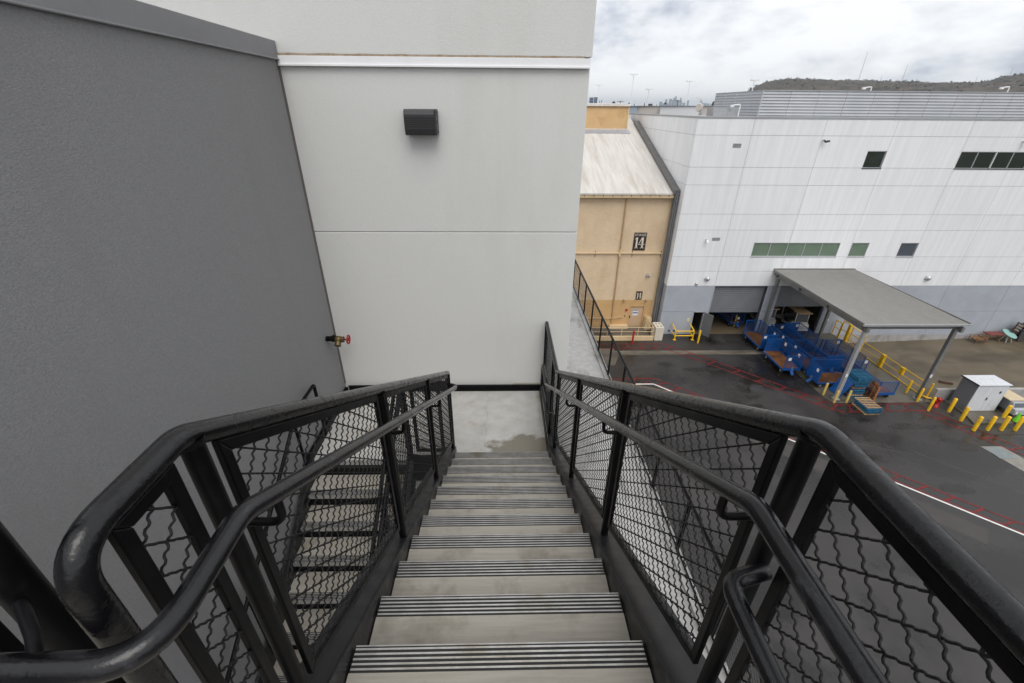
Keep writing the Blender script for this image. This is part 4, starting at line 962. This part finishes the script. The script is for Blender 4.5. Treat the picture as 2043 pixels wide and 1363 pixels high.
cart('blue mesh cart nearest the yellow guardrail in the far row', 26.7, 29.0, 2.7, 1.3, 0, 'LRF', '', [('F', .4, .8)], False)
cart('blue low mesh cart behind the pallets nearest the guardrail', 26.75, 25.9, 2.9, 1.35, 0, 'LNF', '', [('F', .4, .75)], False, .95)
cart('blue cart just inside the shadow of the first loading door', 21.6, 37.2, 2.6, 1.3, R(8), 'LRF', 'F', [('N', 0, .3)])
# leaning blue sheet
tag(MB().prism([(23.75, 25.75, G+.06), (23.78, 24.7, G+.06), (24.46, 24.75, G+1.25), (24.44, 25.8, G+1.25)], (.05, 0, .02)).build('blue_sheet', blue), 'blue painted plywood sheet leaning against the pallets behind the post', 'sheet')
# ================================================================== pallets
def pallet(label, x, y, z, rot, m1, m2, group, tilt=None):
    p = thing('pallet', label, 'pallet', (0, 0, 0), group)
    for k in range(7): MB().box(-.5, .5, -.6+k*.1867, -.6+k*.1867+.078, .122, .144).build('deck_board', m2 if m2 else m1, p)
    for xx in (-.48, 0, .48): MB().box(xx-.025, xx+.025, -.6, .6, .022, .121).build('stringer_board', m1, p)
    for yy in (-.6, -.05, .5): MB().box(-.5, .5, yy, yy+.1, 0, .0215).build('bottom_board', m1, p)
    p.location = (x, y, z); p.rotation_euler = tilt if tilt else (0, 0, rot); return p
gp = 'pallets stacked under the canopy'
ords = ['bottom', 'second', 'third', 'fourth', 'fifth', 'sixth', 'seventh', 'eighth', 'ninth', 'tenth', 'top']
for k in range(11):
    mm = woodo if k == 5 else (wood if k in (1,) else blue2)
    o_ = (.10, .02) if k > 8 else ((.0, .0) if k > 5 else (-.05, .03))
    pallet(('%s pallet of the tall blue stack beside the canopy post' % ('topmost' if k == 10 else ords[k] if k else 'lowest')), 25.02+o_[0]+random.uniform(-.05, .05), 25.3+o_[1]+random.uniform(-.04, .04), G+.034+k*.15, random.uniform(-.06, .06), mm, None, gp)
pallet('orange wooden pallet standing on edge beside the tall stack', 25.95, 24.75, G+.62, 0, woodo, None, gp, (R(90), R(0), R(78)))
for k in range(4):
    pallet('%s pallet of the low stack on the asphalt' % ('lowest' if k == 0 else 'topmost' if k == 3 else ords[k]), 24.72+(.0, .03, .06, -.05)[k], 23.35+(.05, .0, 0, .02)[k], G+.004+k*.15, (.02, -.02, .03, 0)[k], wood if k == 0 else blue2, wood if k in (0, 3) else None, 'pallets in the low front stack')
# ================================================================== shed & small truck & cone
sh = thing('storage_shed', 'grey metal storage shed with white double doors behind bollards', 'shed', (32.2, 23.5, G))
zs = G+.131
B('walls', shedg, sh, (31.12, 33.22, 22.99, 24.08, zs, -15.80), bevel=.01)
for a, b in ((31.14, 32.165), (32.175, 33.20)): MB().box(a, b, 22.955, 22.989, zs+.03, -15.86).build('door', shedw, sh, bevel=.006)
MB().box(31.05, 33.29, 22.90, 24.15, -15.799, -15.74).build('roof', shedw, sh, bevel=.01)
B('door_handle', darkm, sh, (32.1, 32.16, 22.92, 22.954, -16.95, -16.75), (32.75, 32.87, 22.93, 22.954, -16.42, -16.26))
B('roof_edge', darkm, sh, (31.03, 31.049, 22.90, 24.15, -15.82, -15.72))
tk = thing('utility_truck', 'small cream utility truck with flat wooden bed behind the shed', 'truck', (34.2, 23.2, G))
MB().box(33.55, 34.62, 22.75, 24.05, G+.45, G+1.15).build('cargo_box', shedg, tk)
MB().box(33.5, 34.67, 22.7, 24.1, G+1.15, G+1.2).build('bed_top', pm('plywood_pale', (.55, .44, .28), (.6, .5, .34), 2, .7), tk)
MB().prism([(33.6, 22.74, G+.35), (33.6, 22.74, G+1.12), (33.6, 22.55, G+1.12), (33.6, 22.42, G+.78), (33.6, 22.22, G+.74), (33.6, 22.20, G+.35)], (.98, 0, 0)).build('cab', pm('truck_grey', (.34, .36, .39), (.40, .42, .45), 2, .4), tk, bevel=.02)
MB().prism([(33.68, 22.535, G+1.07), (33.68, 22.43, G+.80), (33.68, 22.42, G+.803), (33.68, 22.525, G+1.075)], (.82, 0, 0)).build('windscreen', glassb, tk)
for x in (33.62, 34.5):
    for y in (22.5, 23.7): MB().tube([(x, y, G+.25), (x+.12, y, G+.25)], .24, 14).build('wheel', rubber, tk)
for x in (33.72, 34.42): MB().cyl((x, 22.205, G+.55), (x, 22.17, G+.55), .07, 10).build('headlight', tag_w, tk)
cn2 = thing('traffic_cone', 'lime green traffic cone behind the rightmost bollard', 'cone', (33.5, 21.85, G))
MB().tube([(33.52, 21.86, G+.13), (33.52, 21.86, G+.80)], [.17, .035], 16).build('body', greenc, cn2); MB().box(33.3, 33.74, 21.64, 22.08, G+.13, G+.16).build('base', rubber, cn2)
tag(MB().bar((34.4, 27.95, wz(34.6)+.09), (35.15, 27.6, wz(34.6)+.09), .16, .15).build('timber_offcut', pm('dark_timber', (.09, .045, .03), (.12, .06, .04), 4, .8)), 'dark brown timber offcut lying on the wet loading ramp', 'timber')
# ================================================================== furniture by the wall
def fz_(x): return wz(x)
def bench(x, y):
    z = fz_(x); b = thing('wooden_bench', 'low brown wooden lounge chair at the left of the furniture pile', 'chair', (x, y, z))
    for k in range(5): MB().bar((x-.35, y-.35+k*.16, z+.38), (x+.55, y-.35+k*.16, z+.42), .12, .03).build('seat_slat', brownw, b)
    for k in range(4): MB().bar((x+.5+.1*k, y-.38, z+.5+.09*k), (x+.5+.1*k, y+.38, z+.5+.09*k), .07, .03).build('back_slat', brownw, b)
    for sx, sy in ((-.32, -.36), (-.32, .36), (.5, -.36), (.5, .36)): MB().bar((x+sx, y+sy, z), (x+sx*.95, y+sy, z+.55), .05, .05).build('leg', brownw, b)
    for sy in (-.38, .38): MB().bar((x-.4, y+sy, z+.56), (x+.62, y+sy, z+.62), .06, .03).build('armrest', brownw, b)
bench(43.0, 33.95)
x, y = 44.5, 34.05; z = fz_(x); t = thing('folding_table', 'red topped table with crossed metal legs in the furniture pile', 'table', (x, y, z))
MB().box(x-.7, x+.75, y-.35, y+.35, z+.72, z+.79).build('table_top', redw, t)
for sx in (-.5, .55):
    MB().bar((x+sx, y-.3, z), (x+sx, y+.3, z+.72), .05, .05).build('leg', brownw, t); MB().bar((x+sx+.06, y+.3, z), (x+sx+.06, y-.3, z+.72), .05, .05).build('leg', brownw, t)
MB().bar((x-.5, y, z+.35), (x+.55, y, z+.35), .05, .05).build('stretcher', brownw, t)
x, y = 45.75, 33.9; z = fz_(x); t = thing('round_table', 'pale teal round table tilted on splayed wooden legs', 'table', (x, y, z))
MB().tube([(x-.004, y+.008, z+.73), (x+.004, y-.008, z+.77)], .58, 24).build('table_top', teal, t)
for k in range(4): a = math.pi/4+k*math.pi/2; MB().bar((x+.38*math.cos(a), y+.38*math.sin(a), z), (x+.12*math.cos(a), y+.12*math.sin(a), z+.72), .05, .05).build('leg', cartw, t)
x, y = 46.5, 34.1; z = fz_(x); t = thing('chalk_sign', 'black framed board with white scrawl resting on the pile', 'sign', (x, y, z))
c_, s_ = math.cos(R(-24)), math.sin(R(-24))
def sp_(u, w, d=0): return (x+u*c_-w*s_, y+d+.18*w, z+1.15+u*s_+w*c_)
MB().prism([sp_(-.42, -.48), sp_(.42, -.48), sp_(.42, .48), sp_(-.42, .48)], (0, .05, 0)).build('board', signb, t)
random.seed(3)
for k in range(3):
    for q in range(4):
        u0_, w0_ = -.26+q*.15, .24-k*.24
        MB().prism([sp_(u0_, w0_, -.012), sp_(u0_+.03, w0_, -.012), sp_(u0_+.10, w0_+.14, -.012), sp_(u0_+.07, w0_+.14, -.012)], (0, .009, 0)).build('lettering', signw, t)
x = 47.6; z = fz_(x); t = thing('stacked_tables', 'dark stack of charred boards and tables at the right edge', 'furniture', (x, 34, z))
for (a, b, c, d, e_, f_) in ((46.6, 47.4, 33.7, 34.5, 0, .85), (47.45, 48.3, 33.75, 34.5, 0, .8), (48.35, 50, 33.7, 34.55, 0, .95)):
    MB().prism([(a, c, z+e_), (b, c, z+e_), (b-.05, c+.1, z+f_), (a+.08, c+.1, z+f_)], (0, .06, 0)).build('board', darkw, t)
MB().box(46.7, 50, 33.8, 34.6, z+.96, z+1.05).build('table_top', darkw, t); MB().box(46.9, 50, 33.9, 34.6, z+1.2, z+1.27).build('table_top', brownw, t)
MB().box(47.3, 50, 34.0, 34.6, z+1.36, z+1.44).build('table_top', darkw, t)
for xx in (47.0, 48.2, 49.4): MB().box(xx, xx+.07, 34.2, 34.27, z+.0, z+1.36).build('leg', darkw, t)
# golf carts inside
def golf(x, y, lab, rot=0, zt=1.95):
    g = thing('utility_cart', lab, 'cart', (0, 0, 0), 'utility carts inside the loading door')
    MB().box(-.62, .62, -1.3, 1.9, zt, zt+.07).build('roof', tanroof, g, bevel=.03)
    MB().prism([(-.6, -1.35, .35), (-.6, -1.35, .85), (-.6, -1.0, 1.05), (-.6, -.6, 1.0), (-.6, -.6, .35)], (1.2, 0, 0)).build('front_cowl', cartw, g, bevel=.04)
    MB().prism([(-.55, -1.02, 1.05), (-.55, -.98, 1.05), (-.55, -.93, zt-.02), (-.55, -.97, zt-.02)], (1.1, 0, 0)).build('windscreen', glassb, g)
    for sx in (-.57, .57):
        MB().bar((sx, -1.0, 1.0), (sx, -.95, zt), .05, .05).build('pillar', cartw, g); MB().bar((sx, 1.0, .9), (sx, 1.0, zt), .05, .05).build('pillar', cartw, g)
        for yy in (-.95, 1.0): MB().tube([(sx-.07, yy, .25), (sx+.07, yy, .25)], .25, 14).build('wheel', rubber, g)
        MB().cyl((sx*.7, -1.35, .65), (sx*.7, -1.39, .65), .08, 10).build('headlight', tag_w, g)
    MB().box(-.58, .58, -.59, 1.8, .35, .55).build('chassis', cartw, g); MB().box(-.5, .5, .1, .6, .55, .85).build('seat', darkm, g); MB().box(-.5, .5, .6, .7, .7, 1.2).build('seat_back', darkm, g)
    MB().box(-.55, .55, -1.42, -1.36, .36, .46).build('bumper', tag_w, g)
    g.location = (x, y, G+.006); g.rotation_euler = (0, 0, rot)
golf(24.55, 36.9, 'utility cart with tan roof just left inside the second loading door'); golf(27.0, 35.9, 'utility cart with long tan roof and pale front in the second loading door')
# ================================================================== far surroundings
def polar(az, el, d):
    a, e_ = R(az), R(el); return Vector((math.sin(a)*d, math.cos(a)*d, math.tan(e_)*d))
def block(name, label, az0, az1, el, d, depth, mat, group=None, z0=G):
    a, b = polar(az0, 0, d), polar(az1, 0, d); dirv = ((a+b)/2); dirv.z = 0; dirv.normalize()
    h = math.tan(R(el))*d
    m = MB().prism([(a.x, a.y, z0), (b.x, b.y, z0), (b.x+dirv.x*depth, b.y+dirv.y*depth, z0), (a.x+dirv.x*depth, a.y+dirv.y*depth, z0)], (0, 0, h-z0))
    t = thing(name, label, 'building', ((a.x+b.x)/2, (a.y+b.y)/2, z0), group)
    m.build('wall', mat, t)
    r_ = MB().prism([(a.x-.3, a.y-.3, h+.001), (b.x+.3, b.y-.3, h+.001), (b.x+dirv.x*depth, b.y+dirv.y*depth, h+.001), (a.x+dirv.x*depth, a.y+dirv.y*depth, h+.001)], (0, 0, d*.0006)); r_.build('roof', capm, t)
    return t
block('far_warehouse', 'blue grey warehouse end far behind the stage roof', 14.2, 15.42, .19, 120, 30, blbld, 'far warehouses')
block('far_warehouse', 'long beige flat roofed warehouse far behind the stage roof', 15.42, 17.9, .21, 121, 30, bebld, 'far warehouses')
block('far_warehouse', 'long white flat roofed warehouse below the city skyline', 17.9, 22.0, .24, 119, 30, whbld, 'far warehouses')
block('far_warehouse', 'small beige warehouse left of the ribbed roof screen', 22.3, 26.5, .25, 135, 30, bebld, 'far warehouses')
block('far_warehouse', 'wide grey warehouse hidden mostly by the cream wall', 2, 14, .1, 140, 30, bebld, 'far warehouses')
# light poles
def pole(label, az, eltop, d):
    t = thing('light_pole', label, 'light pole', polar(az, 0, d)+Vector((0, 0, G)), 'tall white parking light poles')
    p = polar(az, eltop, d); r_ = d*.0009
    MB().tube([(p.x, p.y, G), (p.x, p.y, p.z)], [r_*1.3, r_*.8], 8).build('pole', whitem, t)
    for s in (-1, 1):
        MB().bar((p.x+s*d*.0008, p.y, p.z), (p.x+s*d*.0075, p.y, p.z+d*.0008), d*.004, d*.0016).build('lamp_head', whitem, t)
for a, e_, d, l in ((10.95, 2.24, 150, 'white twin head light pole closest to the cream wall'), (14.6, 3.22, 135, 'tallest white light pole at the right of the ochre roof monitor'), (16.4, 1.81, 230, 'small distant white light pole between the two tall ones'), (20.55, 2.55, 160, 'white light pole in front of the city skyline'), (26.75, 2.56, 170, 'white light pole above the ribbed roof screen'), (21.9, .95, 300, 'short far light pole just right of the skyline')): pole(l, a, e_, d)
# utility poles
for a, e_, l in ((13.47, .72, 'small wooden utility pole above the ochre monitor'), (19.65, .82, 'dark wooden utility pole before the skyline')):
    p = polar(a, e_, 260); t = thing('utility_pole', l, 'utility pole', (p.x, p.y, G))
    MB().cyl((p.x, p.y, G), (p.x, p.y, p.z), .16, 8).build('pole', bark, t); MB().box(p.x-1.6, p.x+1.6, p.y-.08, p.y+.08, p.z-.5, p.z-.25).build('cross_arm', bark, t)
# skyline towers
D = 7500
TW = [(17.70, 18.02, .62), (18.03, 18.25, .45), (18.30, 18.52, .86), (18.52, 18.68, .48), (18.69, 19.0, .90), (19.02, 19.12, .80), (19.12, 19.28, 1.02), (19.28, 19.45, 1.16), (19.45, 19.62, .80), (19.62, 19.78, .70), (19.80, 19.98, 1.0), (19.98, 20.1, .66), (20.15, 20.45, .52), (20.52, 20.78, .77), (21.82, 21.93, .66), (21.93, 22.08, .78), (22.1, 22.3, .55), (22.35, 22.6, .50), (22.62, 22.9, .47), (22.95, 23.2, .42)]
names_ = ['leftmost broad skyline tower', 'low skyline block next to the leftmost tower', 'slim skyline tower left of the cluster', 'low skyline block left of the wide slab', 'wide flat topped skyline slab', 'narrow shoulder tower left of the tallest', 'second tallest skyline tower', 'tallest skyline tower', 'stepped skyline tower right of the tallest', 'low skyline block in the cluster gap', 'sharp skyline tower right of the cluster', 'short skyline block after the sharp tower', 'long low skyline block', 'isolated square tower at the right of the cluster', 'thin tower of the right skyline group', 'tallest tower of the right skyline group', 'second block of the right skyline group', 'third block of the right skyline group', 'fourth block of the right skyline group', 'last low block of the right skyline group']
for (a0, a1, e_), nm in zip(TW, names_):
    d = D+random.uniform(-300, 300)
    t = block('skyline_tower', nm + ' in the hazy distance', a0, a1, e_, d, (a1-a0)*130, bluet, 'distant city skyline')
block('office_tower', 'dark office block with vertical bands beside the cream wall', 10.0, 10.45, 1.0, 900, 12, bluet, 'mid distance offices')
block('office_tower', 'wider dark office block next to the twin head pole', 10.5, 11.0, 1.03, 880, 12, bluet, 'mid distance offices')
block('office_tower', 'low dark office roof left of the small pole', 16.55, 17.0, .42, 500, 10, darkm, 'mid distance offices')
# trees (small, far)
def blob_tree(label, az, el, d, wdeg, kind='round'):
    p = polar(az, el, d); w = math.tan(R(wdeg))*d; h = w*(2.6 if kind == 'tall' else 1.1)
    t = thing('tree', label, 'tree', (p.x, p.y, G), 'small dark trees on the skyline')
    MB().tube([(p.x, p.y, G), (p.x, p.y, p.z-h*.5)], [w*.1, w*.06], 6).build('trunk', bark, t)
    m = MB(); rnd = random.Random(int(az*100))
    for k in range(260):
        while True:
            q = Vector((rnd.uniform(-1, 1), rnd.uniform(-1, 1), rnd.uniform(-1, 1)))
            if q.length < 1: break
        zq = q.z
        tap = (1-(zq+1)/2*.85) if kind == 'tall' else 1
        c = Vector((p.x+q.x*w*.5*tap, p.y+q.y*w*.5*tap, p.z-h*.5+zq*h*.5)); s = w*rnd.uniform(.06, .12)
        a = Vector((rnd.uniform(-1, 1), rnd.uniform(-1, 1), rnd.uniform(-1, 1))).normalized(); b = a.orthogonal().normalized(); e2 = a.cross(b)
        m.add([c+b*s, c+e2*s, c-b*s, c-e2*s], [(0, 1, 2, 3)])
    m.build('crown', leafd, t)
for a, e_, d, w, k, l in ((11.37, .80, 420, .12, 'tall', 'narrow dark cypress beside the office block'), (11.15, .75, 430, .10, 'tall', 'thin dark cypress closest to the twin head pole'), (12.74, .68, 400, .36, 'round', 'low round dark tree above the ochre monitor'), (14.46, .55, 380, .33, 'round', 'dark bushy tree beside the tallest light pole'), (15.04, .48, 400, .16, 'tall', 'small pointed conifer right of the tallest pole'), (16.13, .56, 400, .2, 'tall', 'pointed conifer left of the small pole'), (17.45, .42, 420, .12, 'tall', 'tiny conifer left of the skyline'), (18.34, .60, 420, .24, 'round', 'dark tree in front of the left skyline towers'), (23.38, .72, 300, .5, 'round', 'dark tree peeking left of the roof screen')): blob_tree(l, a, e_, d, w, k)
# hill
HP = [(25.0, .2), (25.9, 1.2), (26.5, 1.76), (27.1, 2.08), (27.9, 2.37), (29.2, 2.50), (30.9, 2.52), (33, 2.45), (35, 2.40), (37.3, 2.34), (38.8, 2.3), (39.7, 2.26), (40.6, 2.12), (42.2, 2.05), (44.1, 2.06), (44.8, 2.2), (45.2, 2.38), (46.3, 2.58), (48, 2.8), (52, 3.0), (58, 2.8), (66, 2.4)]
DH = 1500
def hel(a):
    for (a0, e0), (a1, e1) in zip(HP, HP[1:]):
        if a0 <= a <= a1: return e0+(e1-e0)*(a-a0)/(a1-a0)
    return HP[0][1] if a < HP[0][0] else HP[-1][1]
na, nd = 260, 26; v = []; f = []
for i in range(na+1):
    a = 22.5+(64-22.5)*i/na; ztop = math.tan(R(hel(a)))*DH
    for j in range(nd+1):
        t = j/nd; d = 900+(DH-900)*t if t <= .8 else DH+(t-.8)*600-120+0
        d = 900+ (j/nd)*900
        pr = min(1, (d-900)/(DH-900)); pr = pr*pr*(3-2*pr)
        q = polar(a, 0, d); nz_ = noise.fractal(Vector((q.x*.006, q.y*.006, 0)), 1, 2, 5)
        z = (G-2)+(ztop-G+2)*pr*(1 if d <= DH else 1-(d-DH)/500)+nz_*(7*pr*(1-.7*pr)+1.2*pr)
        v.append((q.x, q.y, z))
for i in range(na):
    for j in range(nd):
        k = i*(nd+1)+j; f.append((k, k+nd+1, k+nd+2, k+1))
m = MB().add(v, f, True); struct(m.build('hill', hillm))
m = MB(); rnd = random.Random(5)
for k in range(1500):
    a = rnd.uniform(25, 50); d = rnd.uniform(1150, 1560) if k % 3 else rnd.uniform(1440, 1520)
    pr = min(1, (d-900)/(DH-900)); pr = pr*pr*(3-2*pr); ztop = math.tan(R(hel(a)))*DH
    q = polar(a, 0, d); nz_ = noise.fractal(Vector((q.x*.006, q.y*.006, 0)), 1, 2, 5)
    z = (G-2)+(ztop-G+2)*pr*(1 if d <= DH else 1-(d-DH)/500)+nz_*(7*pr*(1-.7*pr)+1.2*pr)
    s = rnd.choice((.7, 1.0, 1.4, 2.0)) if rnd.random() < .93 else 3.6
    for n_ in range(10):
        c = Vector((q.x+rnd.gauss(0, s*.5), q.y+rnd.gauss(0, s*.5), z+abs(rnd.gauss(s*.35, s*.3)))); w = s*rnd.uniform(.25, .45)
        av_ = Vector((rnd.uniform(-1, 1), rnd.uniform(-1, 1), rnd.uniform(-.3, 1))).normalized(); b = av_.orthogonal().normalized(); e2 = av_.cross(b)
        m.add([c+b*w, c+e2*w, c-b*w, c-e2*w], [(0, 1, 2, 3)])
o = m.build('hill_scrub', leafd); o['kind'] = 'stuff'; o['label'] = 'dark scrub and small trees scattered over the hill'
for a, e_, eb, l in ((35.53, 4.63, 2.2, 'tallest thin lattice mast on the hill'), (38.76, 3.59, 2.1, 'second thin lattice mast on the hill'), (45.53, 3.05, 2.2, 'thin mast near the right end of the hill'), (43.65, 2.5, 1.8, 'short mast on the right hill saddle'), (37.2, 2.75, 2.1, 'tiny mast between the two tall ones')):
    t = polar(a, e_, DH); b = polar(a, eb, DH); w = (t.z-b.z)*.018
    th = thing('radio_mast', l, 'mast', (b.x, b.y, b.z), 'radio masts on the hill')
    for k in range(3):
        an = k*2.094; MB().tube([(b.x+w*math.cos(an), b.y+w*math.sin(an), b.z), (t.x+.2*math.cos(an), t.y+.2*math.sin(an), t.z)], .16, 4).build('leg', galv, th)
    m = MB(); n = 16
    for k in range(n):
        z0 = b.z+(t.z-b.z)*k/n; z1 = b.z+(t.z-b.z)*(k+1)/n; w0 = w*(1-k/n)+.2; w1 = w*(1-(k+1)/n)+.2
        for q in range(3):
            a0, a1 = q*2.094, (q+1)*2.094
            m.bar((b.x+w0*math.cos(a0), b.y+w0*math.sin(a0), z0), (b.x+w1*math.cos(a1), b.y+w1*math.sin(a1), z1), .12, .12)
    m.build('bracing', galv, th)

# ================================================================== haze
hz = MB().box(-9500, 14500, -4500, 16500, -23, 210).build('haze', None or pm('haze_surface', (1, 1, 1), None)); hz['kind'] = 'stuff'; hz['label'] = 'thin bluish haze in the air'
hm = bpy.data.materials.new('haze_air'); hm.use_nodes = True; nt_ = hm.node_tree; nt_.nodes.clear()
ho = nt_.nodes.new('ShaderNodeOutputMaterial'); pv = nt_.nodes.new('ShaderNodeVolumePrincipled')
pv.inputs['Color'].default_value = (.84, .92, 1, 1); pv.inputs['Density'].default_value = 1.0e-4; pv.inputs['Anisotropy'].default_value = .2
nt_.links.new(pv.outputs[0], ho.inputs['Volume']); hz.data.materials.clear(); hz.data.materials.append(hm)
